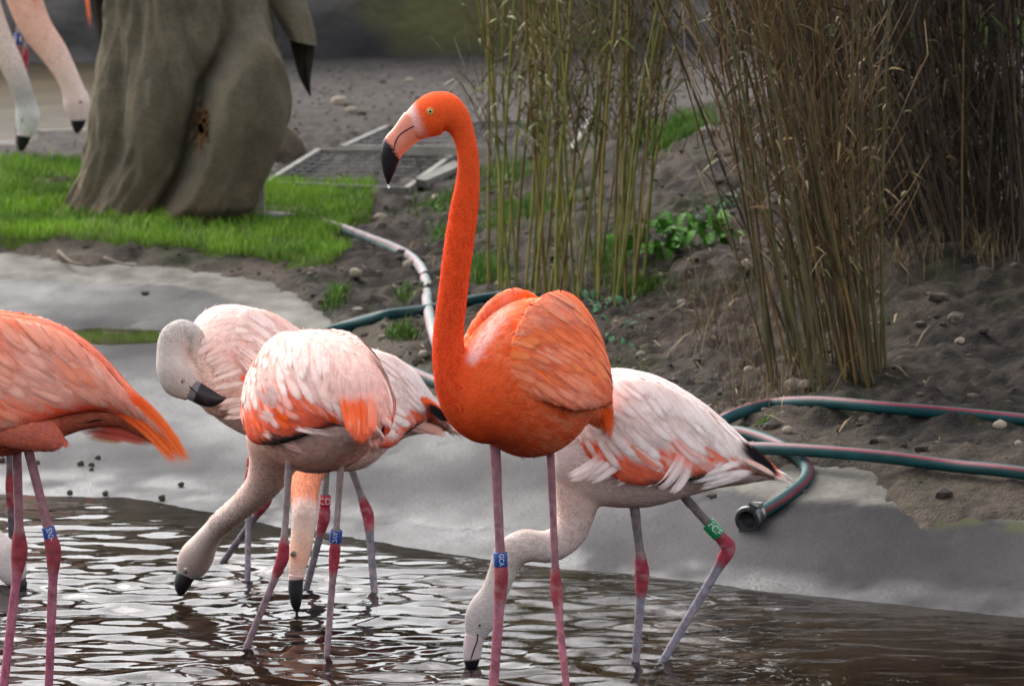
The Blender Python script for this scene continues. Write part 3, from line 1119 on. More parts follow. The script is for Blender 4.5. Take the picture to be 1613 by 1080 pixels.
def coloured_body(torso_cols, torso, nk, neck_col, V):
    """body colour: neck gradient near the neck line, torso colour elsewhere"""
    out = np.empty((len(V), 3))
    for k in range(0, len(V), 8000):
        v = V[k:k + 8000]
        dn = np.linalg.norm(v[:, None] - nk.C[None], axis=2) / nk.hh[None]
        dt = np.linalg.norm(v[:, None] - torso.C[None], axis=2) / ((torso.hw + torso.hh) / 2)[None]
        i, j = dn.argmin(1), dt.argmin(1)
        w = sstep(-.5, .5, dt.min(1) - dn.min(1))[:, None]
        out[k:k + 8000] = neck_col(i / (nk.n - 1)) * w + torso_cols(j / (torso.n - 1), v) * (1 - w)
    return out

GROUP = 'flamingos wading at the pond edge'

def flamingo(label, Y0, torso, neck, neck_col, bill_pts, bill_Y, bill_cols, legs, leg_cols, wing_fn, body_fn, eyes, palette,
             wing_kw=None, bands=(), long_feathers=(), thighs=(), gape=None, group=GROUP, face=None, far_wing=True, down=4200, base=None, flank=(), bill_flat=.62):
    nk = neck
    fp = [at_z(l[-1][0], l[-1][1], 0) if len(l[-1]) < 3 else at_y(*l[-1]) for l in legs]
    if base is None:
        base = np.mean(fp, axis=0)
        base[2] = float(terrain(base[0], base[1]))
    root = thing('flamingo', label, 'flamingo', base, group)
    # ---- continuous body
    V, F = remesh_join([(torso, 70, 36), (nk, 130, 26)] + [(th, 24, 18) for th in thighs])
    C = coloured_body(body_fn, torso, nk, neck_col, V)
    C = C * (1 + .14 * fbm(V[:, 0] * 55 + V[:, 1] * 31, V[:, 2] * 48, 3, 151))[:, None]
    if face is not None:
        C = face(V, C)
    B_ = Build()
    B_.add(V, None, None, col=C)
    for f in F:
        (B_.Q if f.shape[1] == 4 else B_.T).append(f)
    fwd = unit((torso.C[0] - torso.C[-1]) * np.array([1, 1, 0]))
    lines_ = []
    for l, rad in zip(legs, leg_cols['radii']):
        pts = []
        for q in l:
            pts.append((q[0], q[1], q[2]) if len(q) > 2 else (q[0], q[1], at_z(q[0], q[1], 0)[1]))
        cols = dict(tibia=leg_cols['tibia'], tarsus=leg_cols['tarsus'], joint=leg_cols['joint'], hock=leg_cols.get('hock', 1), fwd=fwd)
        lines_.append(leg_geo(B_, pts, cols, [x / ppm(pts[1][2]) for x in rad], Y0))
    part('body', *B_.args(), M_skin, root, B_.col)
    # ---- wings
    kw = dict(t0=.10, t1=1.0)
    kw.update(wing_kw or {})
    for side in ((1, -1) if far_wing else (1,)):
        wl_ = wing_loft(torso, side, **kw)
        B_ = Build()
        V, Q, T = wl_.mesh(40, 20)
        tt = np.repeat(np.linspace(0, 1, 40), 20)
        aa = np.tile(np.arange(20) / 20 * 2 * np.pi, 40)
        aa = (aa + np.pi) % (2 * np.pi) - np.pi
        c0, c1, *_ = wing_fn(tt, np.where(np.abs(aa) > 1.9, 1.9, np.maximum(aa, -.8)))
        B_.add(V, Q, T, col=np.vstack([c0, c0[:2]]))
        nt = int(wl_.length / .019)
        rows = []
        for r_ in range(nt):
            t = (r_ + .3) / nt
            hh = np.interp(t, np.linspace(0, 1, wl_.n), wl_.hh)
            na = max(3, int(hh * 3.4 / .0125))
            a = np.linspace(math.radians(-88), math.radians(112), na) + rng.normal(0, .06, na) + (r_ % 2) * .5 * math.radians(200) / na
            rows.append(np.stack([np.clip(t + rng.normal(0, .012, na), 0, 1), a], 1))
        R_ = np.vstack(rows)
        t, a = R_[:, 0], R_[:, 1]
        c0, c1, L, W, ang, keep = wing_fn(t, a)
        keep = keep & (rng.random(len(t)) < .97)
        n = keep.sum()
        jit = rng.uniform(.86, 1.12, (n, 1))
        feathers_on(B_, wl_, t[keep], a[keep], -(ang[keep] + rng.normal(0, .10, n)), L[keep] * rng.uniform(.8, 1.2, n), W[keep] * rng.uniform(.85, 1.15, n),
                    np.clip(c0[keep] * jit, 0, 1), np.clip(c1[keep] * jit, 0, 1), edge=palette.get('edge', .06))
        m = palette.get('show', 75)                                       # larger covert feathers lying on top
        t, a = rng.uniform(.05, .86, m), np.radians(rng.uniform(-34, 92, m))
        c0, c1, L, W, ang, keep = wing_fn(t, a)
        c1 = np.clip(c1 + (palette['tip'] - c1) * rng.uniform(-.1, .75, (m, 1)), 0, 1)
        c0 = np.clip(c0 * .55 + c1 * .45, 0, 1)
        feathers_on(B_, wl_, t, a, -(ang + rng.normal(0, .07, m)), np.interp(t, [0, .4, 1], [.05, .095, .11]) * rng.uniform(.8, 1.2, m), np.interp(t, [0, .4, 1], [.009, .0135, .012]) * rng.uniform(.8, 1.15, m),
                    c0 * rng.uniform(.92, 1.04, (m, 1)), c1, lift=.0030, base=.0014, soft=.6, roll=.10, tipfade=.22, k=8)
        part('wing', *B_.args(), M_feather, root, B_.col, uv=B_.uv, nrm=B_.nrm)
    # ---- body plumage
    B_ = Build()
    nt = int(torso.length / .0135)
    rows = []
    for r_ in range(nt):
        t = (r_ + .4) / nt
        hw, hh = np.interp(t, np.linspace(0, 1, torso.n), torso.hw), np.interp(t, np.linspace(0, 1, torso.n), torso.hh)
        na = max(6, int(2 * np.pi * (hw + hh) / 2 / .0125))
        a = (np.arange(na) + .5 * (r_ % 2)) / na * 2 * np.pi + rng.normal(0, .05, na)
        rows.append(np.stack([np.clip(t + rng.normal(0, .01, na), 0, 1), a], 1))
    R_ = np.vstack(rows)
    t, a = R_[:, 0], R_[:, 1]
    p, nn, *_ = torso.frame(t, a)
    dn = (np.linalg.norm(p[:, None] - nk.C[None], axis=2) / nk.hh[None]).min(1)
    ok = dn > 1.12
    t, a, p = t[ok], a[ok], p[ok]
    n = len(t)
    col = body_fn(t, p)
    tipc = np.clip(col + (palette['tip'] - col) * rng.uniform(.05, .55, (n, 1)), 0, 1)
    L = np.interp(t, [0, .25, .7, 1], [.022, .042, .056, .04]) * rng.uniform(.8, 1.3, n)
    feathers_on(B_, torso, t, a, np.where(np.cos(a) > 0, -1, 1) * rng.normal(.22, .2, n), L, L * rng.uniform(.11, .20, n), np.clip(col * rng.uniform(.88, 1.08, (n, 1)), 0, 1), tipc,
                lift=.0022, base=-.0008, k=5, soft=.9)
    for th in thighs:
        m = 130
        t = rng.uniform(.02, .95, m)
        a = rng.uniform(0, 2 * np.pi, m)
        p, *_ = th.frame(t, a)
        col = body_fn(np.full(m, .45), p)
        feathers_on(B_, th, t, a, rng.normal(0, .2, m), rng.uniform(.02, .034, m), rng.uniform(.005, .008, m), col, np.clip(col * 1.12, 0, 1), lift=.0022, base=-.0008, k=5, soft=.9)
    for (x0, y0, x1, y1, x2, y2, dy, w, c) in flank:                   # loose pale feathers lying over the wing's lower edge
        P0, P1, P2 = at_y(x0, y0, Y0 + dy), at_y(x1, y1, Y0 + dy - .012), at_y(x2, y2, Y0 + dy - .006)
        s = np.linspace(0, 1, 7)[:, None]
        cl = (1 - s) ** 2 * P0 + 2 * s * (1 - s) * P1 + s ** 2 * P2
        strips(B_, cl[None], np.tile(np.array([0, -1.0, .25]), (1, 7, 1)), np.array([w / ppm(Y0)]), c[None] * .96, np.clip(c[None] * 1.03, 0, 1), rng.normal(0, .15, 1),
               surf=unit(np.tile(np.array([0, -1.0, .8]), (1, 7, 1))))
    if down:
        m = down // 3                                                 # small overlapping neck feathers
        t, a = rng.uniform(.12, .70, m), rng.uniform(0, 2 * np.pi, m)
        col = neck_col(t) * (1 + .15 * rng.uniform(-1, 1, (m, 1)))
        feathers_on(B_, nk, t, a, rng.normal(np.pi, .25, m), rng.uniform(.010, .020, m), rng.uniform(.0022, .0042, m), np.clip(col, 0, 1), np.clip(col * 1.10, 0, 1), lift=.0009, base=-.0006, k=4, soft=.95)
        down_on(B_, nk, down, .0075, .0008, neck_col, .0, .72)
        down_on(B_, torso, down // 2, .014, .0009, lambda t_, p_: body_fn(t_, p_), .0, .8)
    part('plumage', *B_.args(), M_feather, root, B_.col, kind='stuff', uv=B_.uv, nrm=B_.nrm)
    # ---- long flight and tail feathers, one by one
    for (x0, y0, x1, y1, x2, y2, d0, d2, w, c0, c1) in long_feathers:
        P0, P1, P2 = at_y(x0, y0, Y0 + d0), at_y(x1, y1, Y0 + (d0 + d2) / 2 - .004), at_y(x2, y2, Y0 + d2)
        s = np.linspace(0, 1, 9)[:, None]
        cl = (1 - s) ** 2 * P0 + 2 * s * (1 - s) * P1 + s ** 2 * P2
        nrm = np.tile(palette.get('ln', np.array([0, -1.0, .45])), (1, 9, 1))
        Bf = Build()
        strips(Bf, cl[None], nrm, np.array([w / ppm(Y0)]), np.asarray(c0)[None], np.asarray(c1)[None], rng.normal(0, .15, 1), cup=.2, surf=unit(np.tile(np.array([0, -1.0, .8]), (1, 9, 1))), tipfade=.2, rootfade=.3)
        part('flight_feather', *Bf.args(), M_feather, root, Bf.col, uv=Bf.uv, nrm=Bf.nrm)
    # ---- bill
    bl = bill_geo(bill_pts, bill_Y, None, bill_flat)
    V, Q, T = bl.mesh(44, 18)
    tt = np.repeat(np.linspace(0, 1, 44), 18)
    aa = np.tile(np.arange(18) / 18 * 2 * np.pi, 44)
    c = bill_cols(tt, aa)
    bill = part('bill', V, [Q, T], M_bill, root, np.vstack([c, c[:1], c[-1:]]))
    if gape:
        P = np.array([at_y(x, y, bill_Y) for x, y in gape])
        P = spline(P, 24)
        for sgn in (-1, 1):
            Pn = P.copy()
            for k in range(len(Pn)):
                q = bl.C[np.argmin(np.linalg.norm((bl.C - P[k])[:, [0, 2]], axis=1))]
                k2 = np.argmin(np.linalg.norm((bl.C - P[k])[:, [0, 2]], axis=1))
                dd = np.linalg.norm((P[k] - q)[[0, 2]]) / bl.hh[k2]
                Pn[k, 1] = q[1] + sgn * bl.hw[k2] * math.sqrt(max(0, 1 - min(dd, .98) ** 2)) * 1.0
            V, Q, T = tube(Pn, np.interp(np.linspace(0, 1, 24), [0, .1, .8, 1], [.0006, .0014, .0016, .0005]), 6)
            part('gape_line', V, [Q, T], M_bill, bill, np.tile(srgb(26, 18, 18), (len(V), 1)))
    # ---- eyes
    if eyes:
        ex, ey, er, iris = eyes
        for sgn in (-1, 1):
            k = np.argmin(np.linalg.norm((nk.C - at_y(ex, ey, Y0))[:, [0, 2]], axis=1))
            q = nk.C[k]
            p = at_y(ex, ey, q[1])
            dd = min(.95, np.linalg.norm((p - q)[[0, 2]]) / nk.hh[k])
            out = nk.hw[k] * math.sqrt(1 - dd * dd)
            r = er / ppm(q[1])
            Vs, Fs = ico(2)
            c = p + np.array([0, sgn * (out - r * .35), 0])
            eye = part('eye', c + Vs * r, Fs, M_eye, root, np.tile(iris, (len(Vs), 1)))
            part('pupil', c + np.array([0, sgn * r * .72, 0]) + Vs * r * .45, Fs, M_eye, eye, np.tile(srgb(12, 10, 10), (len(Vs), 1)))
            V, Q, T = tube(c + np.array([0, sgn * r * .45, 0]) + np.stack([np.cos(np.linspace(0, 2 * np.pi, 17)), 0 * np.linspace(0, 1, 17), np.sin(np.linspace(0, 2 * np.pi, 17))], -1) * r * .98, r * .22, 6, caps=False)
            part('eyelid', V, Q, M_skin, eye, np.tile(palette['lid'], (len(V), 1)))
    for (li, py, rpx, hpx, text, colr, turn, rot) in bands:
        Yb = lines_[li][20][1]
        s_ = ppm(Yb)
        leg_band(root, lines_[li], py, Yb, rpx / s_, hpx / s_, text, colr, turn, rot)
    return root

# ---- how the wing feathers are coloured, by place on the wing (t: shoulder to tip, a: + up, - down)
def wing_caribbean(pale=.35, seed=1):
    def fn(t, a):
        n = len(t)
        d = np.degrees(a)
        nz = vnoise(t * 9, d / 24, seed) + .5 * vnoise(t * 23, d / 9, seed + 3)
        c0 = np.tile(ORANGE, (n, 1))
        w = np.clip(pale + 1.1 * nz + .9 * sstep(.30, .75, t) * sstep(70, 0, d) * pale * 1.6, 0, 1)[:, None]
        c0 = c0 + (SALMON - c0) * w
        c1 = np.clip(c0 + (PINK_WHITE - c0) * np.clip(.12 + .5 * pale * (nz[:, None] + .5), 0, .6), 0, 1)
        low = (sstep(-18, -42, d) * sstep(.35, .55, t))[:, None]
        c0 = c0 + (RED_ORANGE - c0) * low
        c1 = c1 + (RED_ORANGE - c1) * low
        L = np.interp(t, [0, .2, .6, 1], [.045, .080, .130, .100])
        W = np.interp(t, [0, .2, .6, 1], [.0065, .0088, .0100, .0080])
        ang = np.radians(np.interp(t, [0, .4, .8, 1], [52, 44, 24, 6])) * np.interp(d, [-90, -30, 60, 100], [.35, .8, 1, 1.0])
        return c0, c1, L, W, ang, np.ones(n, bool)
    return fn

def wing_chilean(seed=1, orange_from=-16, patch=.5, pink=.0):
    def fn(t, a):
        n = len(t)
        d = np.degrees(a)
        nz = vnoise(t * 10, d / 26, seed)
        c0 = np.tile(PINK_WHITE + (SALMON - PINK_WHITE) * pink, (n, 1))
        c1 = np.tile(WHITE_PINK + (PINK_WHITE - WHITE_PINK) * pink * 1.5, (n, 1))
        sp = (np.clip(nz * 4 - .5, 0, 1) * patch * sstep(.62, .2, t) * sstep(-5, 25, d))[:, None]
        c0 = c0 + (ORANGE_PINK - c0) * sp
        c1 = c1 + (SALMON - c1) * sp * .6
        edge_ = orange_from + 10 * vnoise(t * 14, t * 0, seed + 5) - 34 * sstep(.55, .1, t) + 62 * sstep(.74, .95, t)
        low = sstep(edge_ + 4, edge_ - 4, d)
        c0 = c0 + (RED_ORANGE - c0) * low[:, None]
        c1 = c1 + (ORANGE_PINK * .5 + RED_ORANGE * .5 - c1) * low[:, None]
        blk = (sstep(-52, -58, d) * sstep(.30, .36, t))[:, None]
        c0 = c0 * (1 - blk) + BLACKF * blk
        c1 = c1 * (1 - blk) + BLACKF * blk
        L = np.interp(t, [0, .2, .6, 1], [.045, .082, .120, .090]) * (1 - .3 * low)
        W = np.interp(t, [0, .2, .6, 1], [.0070, .0100, .0118, .0090]) * (1 - .15 * low)
        ang = np.radians(np.interp(t, [0, .4, .8, 1], [50, 42, 26, 8])) * np.interp(d, [-90, -30, 60, 100], [.35, .8, 1, 1.0])
        return c0, c1, L, W, ang, np.ones(n, bool)
    return fn

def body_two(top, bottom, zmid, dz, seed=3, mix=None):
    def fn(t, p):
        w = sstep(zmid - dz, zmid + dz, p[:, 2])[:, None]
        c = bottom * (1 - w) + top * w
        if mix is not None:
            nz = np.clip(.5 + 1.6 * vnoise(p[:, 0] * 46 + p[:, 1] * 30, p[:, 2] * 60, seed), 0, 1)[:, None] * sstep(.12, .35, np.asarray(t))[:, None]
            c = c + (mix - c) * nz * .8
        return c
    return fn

def bill_caribbean(t, a):
    pink = srgb(244, 146, 120)
    c = np.tile(pink, (len(t), 1))
    c = c + (ORANGE_PINK - c) * sstep(.0, -.9, np.sin(a))[:, None] * .6
    cut = .52 - .09 * np.sin(a) - .05 * (1 - np.abs(np.sin(a)))
    b = sstep(cut - .012, cut + .012, t)[:, None]
    return c * (1 - b) + srgb(20, 18, 22) * b

def bill_chilean(cut=.12, base=srgb(150, 140, 138)):
    def fn(t, a):
        c = np.tile(base, (len(t), 1))
        b = sstep(cut - .03, cut + .03, t - .03 * np.sin(a))[:, None]
        return c * (1 - b) + srgb(26, 24, 28) * b
    return fn

BLUE, REDB, GREENB = srgb(32, 72, 150), srgb(188, 34, 52), srgb(18, 142, 84)
def water_y(py):
    return at_z(806, py, 0)[1]

def plumes(lst, dy, col, n=4, w=6, spread=9):
    out = []
    for (x0, y0, x1, y1) in lst:
        for q in range(n):
            jx, jy = random.uniform(-spread, spread), random.uniform(-spread, spread) * .6
            out.append((x0 + jx, y0 + jy, (x0 + x1) / 2 + jx, (y0 + y1) / 2 - 4 + jy, x1 + jx, y1 + jy, dy - .002 * q, w * random.uniform(.7, 1.2), col * random.uniform(.93, 1.03)))
    return out

# ------------------------------------------------------------------ the tall orange bird
Y = water_y(1098)
torso = torso_axis([(724, 655, -.105, .012, .014), (738, 645, -.09, .052, .06), (768, 625, -.055, .092, .105), (806, 606, .0, .120, .146), (842, 594, .07, .128, .158),
                    (868, 594, .14, .112, .142), (892, 606, .21, .080, .10), (916, 628, .27, .048, .055), (938, 652, .32, .022, .022)], Y)
neck = neck_loft([(790, 640, .0, 60), (758, 640, -.05, 56), (728, 620, -.075, 42), (710, 580, -.08, 29.5), (706, 530, -.07, 25.5), (713, 465, -.06, 24), (721, 400, -.05, 24),
                  (731, 330, -.04, 23), (737, 285, -.04, 19.5), (737, 245, -.04, 18), (730, 212, -.04, 18.5), (719, 190, -.04, 24.5), (704, 178, -.04, 33, .80), (686, 180, -.04, 36.5, .74),
                  (668, 188, -.04, 32, .68), (655, 196, -.04, 27, .62), (646, 201, -.04, 24, .58)], Y)
nc = gradient([(0, ORANGE_DEEP), (.15, srgb(228, 70, 32)), (.3, srgb(234, 76, 34)), (.6, srgb(240, 82, 36)), (1, srgb(244, 90, 38))])
def face1(V, C):
    c0 = at_y(651, 192, Y - .04)
    q = V - c0
    ax = unit(np.array([at_y(661, 228, Y)[0] - at_y(641, 180, Y)[0], 0, at_y(661, 228, Y)[2] - at_y(641, 180, Y)[2]]))
    across = np.abs(q @ np.array([ax[2], 0, -ax[0]]))
    w = (sstep(.024, .004, across) * sstep(-.055, .025, q[:, 2]))[:, None] * (np.linalg.norm(q[:, [0, 2]], axis=1) < .07)[:, None]
    C = C + (srgb(236, 206, 196) - C) * w * .85
    return C
belly = at_y(830, 690, Y)[2]
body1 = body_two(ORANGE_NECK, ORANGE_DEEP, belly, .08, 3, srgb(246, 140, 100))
_b1 = body1
def body1(t, p):
    c = _b1(t, p)
    m0 = at_y(744, 556, Y1_ + .0)
    m1 = at_y(800, 470, Y1_ + .05)
    e_ = (m1 - m0)[[0, 2]]
    s_ = np.clip(((p - m0)[:, [0, 2]] @ e_) / (e_ @ e_), 0, 1)
    dd = np.linalg.norm(((p - m0) - s_[:, None] * (m1 - m0))[:, [0, 2]], axis=1)
    return c + (srgb(250, 214, 204) - c) * (sstep(.020, .003, dd) * (.2 + .45 * sstep(1.0, .3, s_)))[:, None]
Y1_ = Y
pal_c = dict(tip=srgb(245, 150, 118), lid=srgb(228, 150, 96), edge=.05)
Y1 = Y
flamingo('tall orange flamingo standing upright with raised neck and blue ring, facing the hose', Y, torso, neck, nc,
         [(656, 194, 25), (650, 200, 24.6), (635, 215, 20.5), (622, 229, 19.6), (616, 242, 16.8), (613.5, 256, 13.8), (612, 274, 8.6), (611.5, 291, 1.2)], Y - .04, bill_caribbean,
         [[(779, 690, Y + .01), (790, 910, Y + .005), (776, 1098)], [(866, 690, Y + .10), (876, 926, Y + .09), (894, 1098)]],
         dict(tibia=LEG_PINK, tarsus=srgb(172, 104, 116), joint=HOCK_PINK, radii=[(9, 7.3, 11.5, 7.8), (7, 5.6, 9.8, 5.8)]),
         wing_caribbean(.03, 4), body1, (678, 174, 5.2, srgb(226, 206, 120)), dict(tip=srgb(252, 146, 90), lid=srgb(228, 150, 96), edge=.04, show=90),
         wing_kw=dict(t0=.10, t1=.98, out=.74, up=.33, tall=.78, lean=24, rise=.009, spread=.002, thick=.024),
         bands=[(0, 878, 10.5, 23, 'GCA', BLUE, 0.15, True)],
         gape=[(656, 196), (646, 201), (636, 207), (628, 214), (623, 224), (620, 238)], face=face1,
         long_feathers=[(930, 600, 952, 640, 952, 672, .26, .30, 9, RED_ORANGE, ORANGE), (934, 610, 960, 650, 962, 696, .27, .31, 8, RED_ORANGE, srgb(232, 96, 40)),
                        (928, 616, 950, 655, 956, 690, .28, .32, 8, RED_ORANGE, srgb(240, 120, 60)), (938, 606, 958, 640, 968, 680, .27, .31, 7, RED_ORANGE, RED_ORANGE)])

# ------------------------------------------------------------------ the orange bird with its head out of sight
Y = water_y(1104)
torso = torso_contour([(-262, 590, -262, 610, .012), (-240, 535, -238, 655, .07), (-165, 498, -160, 712, .108), (-70, 488, -65, 722, .122), (20, 494, 16, 716, .118), (88, 510, 78, 695, .10),
                       (146, 545, 134, 676, .076), (196, 598, 186, 672, .05), (236, 642, 226, 690, .028), (262, 680, 254, 704, .010)], Y)
neck = neck_loft([(-180, 620, 0, 60), (-225, 600, 0, 54), (-268, 570, -.01, 38), (-290, 510, -.02, 28), (-285, 440, -.02, 25), (-262, 370, -.02, 24), (-246, 300, -.02, 22), (-252, 250, -.02, 19),
                  (-268, 228, -.02, 25), (-286, 220, -.02, 34, .8), (-304, 226, -.02, 36, .74), (-322, 236, -.02, 31, .68), (-338, 246, -.02, 25, .6)], Y)
th = [neck_loft([(-20, 630, -.085, 46, .7), (20, 655, -.10, 52, .6), (60, 680, -.09, 36, .6), (98, 702, -.07, 10, .6)], Y)]
long2 = []
for k in range(9):
    f = k / 8
    long2.append((168 + 26 * f, 642 - 34 * f, 236 + 12 * f, 664 - 24 * f, 296 + 9 * f - 20 * (1 - f), 738 - 2 * f - 22 * (1 - f) * (k % 2), -.062, -.015 + .01 * f, 10 - 2.2 * f,
                  RED_ORANGE * (.9 + .1 * f), ORANGE if k % 2 else srgb(248, 122, 62)))
long2 += [(120, 668, 190, 668, 262, 700, .0, .0, 12, srgb(206, 70, 62), srgb(232, 120, 96)), (110, 676, 180, 680, 250, 702, .01, .0, 11, srgb(200, 76, 70), srgb(230, 128, 108)),
          (130, 688, 170, 690, 196, 696, .01, .01, 8, srgb(214, 190, 160), srgb(206, 188, 150)),
          (100, 664, 130, 664, 168, 660, -.05, -.045, 3.2, BLACKF, BLACKF), (128, 660, 150, 661, 176, 655, -.045, -.04, 2.6, BLACKF, BLACKF)]
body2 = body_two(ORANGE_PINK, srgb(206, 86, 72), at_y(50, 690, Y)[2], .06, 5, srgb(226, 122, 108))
flamingo('orange flamingo in profile with blue ring, its head beyond the picture', Y, torso, neck, nc,
         [(-332, 240, 27), (-348, 250, 26), (-360, 262, 24), (-368, 280, 20), (-372, 300, 13), (-374, 322, 2)], Y - .02, bill_caribbean,
         [[(26, 690, Y + .05), (31, 868, Y + .045), (3, 1104)], [(40, 690, Y - .03), (85, 868, Y - .03), (76, 1104)]],
         dict(tibia=LEG_PINK, tarsus=srgb(170, 96, 116), joint=HOCK_PINK, radii=[(8, 7, 13, 7.2), (8.5, 7.2, 13, 7.0)]),
         wing_caribbean(.58, 9), body2, (-312, 216, 5, srgb(226, 206, 120)), pal_c,
         wing_kw=dict(t0=.10, t1=.93, out=.80, up=.22, tall=.80, lean=20), thighs=th, long_feathers=long2,
         bands=[(1, 840, 10, 25, 'SNH', BLUE, 0.2, True)])

# ------------------------------------------------------------------ the white bird feeding on the right
Y = water_y(1041)
torso = torso_contour([(866, 695, 866, 712, .012), (876, 640, 874, 762, .066), (912, 597, 914, 790, .098), (962, 580, 968, 798, .118), (1030, 590, 1024, 797, .118), (1094, 624, 1080, 782, .098),
                       (1144, 664, 1130, 768, .070), (1184, 702, 1172, 762, .044), (1212, 730, 1200, 757, .020), (1228, 747, 1222, 754, .006)], Y)
neck = neck_loft([(925, 690, 0, 58), (916, 745, -.01, 47), (909, 795, -.02, 33), (897, 838, -.03, 27), (866, 860, -.04, 26), (828, 859, -.05, 26.5), (802, 874, -.05, 25.5), (790, 904, -.05, 22.5),
                  (779, 932, -.05, 22), (765, 955, -.05, 25), (757, 975, -.05, 26.5, .78), (751, 992, -.05, 21, .72), (748, 1004, -.05, 17, .7)], Y)
nc5 = gradient([(0, srgb(226, 192, 178)), (.25, srgb(226, 196, 184)), (.5, srgb(222, 206, 198)), (.75, GREY_WHITE), (1, srgb(206, 196, 192))])
body5 = body_two(srgb(248, 230, 224), srgb(240, 210, 198), at_y(1000, 745, Y)[2], .07, 7, srgb(240, 214, 206))
long5 = []
for k in range(6):
    f = k / 5
    long5.append((1140 + 10 * f, 690 + 10 * f, 1190, 704 + 8 * f, 1238 - 20 * f, 757 - 8 * f, -.05 - .01 * (1 - f), -.01, 7.5, srgb(240, 120, 90), srgb(244, 142, 104) if k % 2 else srgb(240, 130, 96)))
for k in range(4):
    f = k / 3
    long5.append((1158 + 6 * f, 690 + 14 * f, 1196, 708 + 12 * f, 1230 - 8 * f, 753 - 1 * f, -.078 - .003 * k, -.030, 6.5, BLACKF, BLACKF * 1.3))
long5.append((1165, 722, 1195, 730, 1224, 751, -.088, -.04, 6, srgb(244, 190, 172), srgb(238, 196, 180)))
fl5 = []
for (x0, y0, x1, y1) in ((900, 752, 958, 712), (925, 756, 985, 702), (952, 758, 1010, 706), (980, 760, 1032, 702), (1008, 762, 1044, 706), (1030, 766, 1072, 708), (1050, 770, 1080, 714)):
    for q in range(5):
        jx, jy = random.uniform(-11, 11), random.uniform(-7, 7)
        fl5.append((x0 + jx, y0 + jy, (x0 + x1) / 2 + 10 + jx, (y0 + y1) / 2 + 6 + jy, x1 + jx, y1 + jy, -.121 - .003 * q, random.uniform(4.5, 7.5), srgb(252, 230, 224)))
for (x0, y0, x1, y1) in ((1085, 752, 1150, 738), (1090, 760, 1165, 746), (1110, 766, 1180, 748), (1100, 745, 1140, 728), (1125, 742, 1172, 728), (1135, 752, 1185, 742)):
    fl5 += plumes(((x0, y0, x1, y1),), -.088, srgb(244, 230, 224), 4, 6, 7)
pal_w = dict(tip=srgb(252, 238, 232), lid=srgb(150, 140, 140), edge=.10)
flamingo('white flamingo with green ring feeding with its bill in water beside the hose end', Y, torso, neck, nc5,
         [(748, 1000, 16), (746, 1010, 15.5), (744, 1022, 15), (743, 1036, 13.5), (743, 1048, 10), (744, 1060, 3)], Y - .05,
         bill_chilean(.62, srgb(206, 186, 184)),
         [[(996, 770, Y - .01), (1012, 905, Y), (1001, 1041)], [(1060, 762, Y + .03), (1150, 862, Y + .03), (1044, 1041)]],
         dict(tibia=srgb(128, 118, 118), tarsus=srgb(140, 136, 146), joint=HOCK_RED, radii=[(8.5, 7.2, 11.5, 6.8), (8, 7, 12, 7)]),
         wing_chilean(3, 6, .18), body5, (756, 981, 4.6, srgb(150, 140, 110)), pal_w,
         wing_kw=dict(t0=.10, t1=.94, out=.80, up=.20, tall=.78, lean=20), long_feathers=long5, flank=fl5,
         bands=[(1, 833, 11.5, 27, 'FCF', GREENB, 0.3, True)], bill_flat=.9,
         gape=[(752, 990), (752, 1005), (746, 1022), (741, 1038)])

# ------------------------------------------------------------------ the pink bird seen from behind, feeding
Y = water_y(1022)
torso = torso_axis([(424, 655, .19, .012, .015), (432, 648, .17, .058, .07), (448, 638, .12, .100, .118), (474, 632, .06, .122, .146), (505, 632, -.01, .126, .150), (535, 636, -.08, .112, .132),
                    (560, 646, -.14, .080, .094), (578, 664, -.185, .044, .05), (588, 682, -.21, .016, .018)], Y)
hy = water_y(921) - Y
neck = neck_loft([(455, 660, .08, 56), (438, 690, .13, 52), (430, 726, .19, 39), (414, 762, .26, 28), (386, 792, .36, 21.5), (356, 816, .46, 19), (337, 836, .54, 18.5), (323, 855, .60, 21.5),
                  (311, 874, .65, 27, .8), (302, 890, .68, 26, .76), (295, 903, .69, 18, .7)], Y)
nc4 = gradient([(0, srgb(244, 204, 188)), (.3, srgb(240, 208, 194)), (.6, srgb(236, 214, 204)), (.85, srgb(226, 204, 192)), (1, srgb(216, 194, 184))])
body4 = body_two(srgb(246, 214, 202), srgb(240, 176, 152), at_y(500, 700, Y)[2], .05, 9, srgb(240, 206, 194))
long4 = []
for k in range(15):
    f = k / 14
    long4.append((530 + 56 * f, 612 - 4 * f + random.uniform(-10, 10), 550 + 40 * f, 655, 550 + 36 * f, 684 + 20 * math.sin(f * 3.1) - 7 * (k % 2), -.200 - random.uniform(0, .02), -.258 - .001 * (k % 3), 8, srgb(250, 190, 170) if k % 3 else srgb(248, 120, 70), srgb(246, 124, 80) if k % 2 else srgb(242, 112, 66)))
for k in range(4):
    f = k / 3
    long4.append((462 + 8 * f, 669 - 2 * f, 488 + 8 * f, 664 - f, 505 + 18 * f, 660 + f, -.13, -.165, 4.2, BLACKF, BLACKF))
fl4 = []
fl4 = plumes(((414, 632, 462, 662), (416, 652, 474, 684), (422, 680, 486, 702), (438, 696, 496, 714), (428, 612, 462, 646), (410, 610, 440, 650)), -.098, srgb(246, 214, 202), 6, 7, 11)
fl4 += plumes(((496, 676, 540, 688), (520, 676, 560, 690), (470, 672, 520, 684)), -.158, srgb(244, 222, 212), 5, 6, 8)
fl4 += plumes([(x, 584 + 6 * (q % 3), x + 3, 632 + 10 * (q % 2)) for q, x in enumerate(range(512, 600, 7))], -.250, srgb(250, 220, 210), 2, 7, 4)
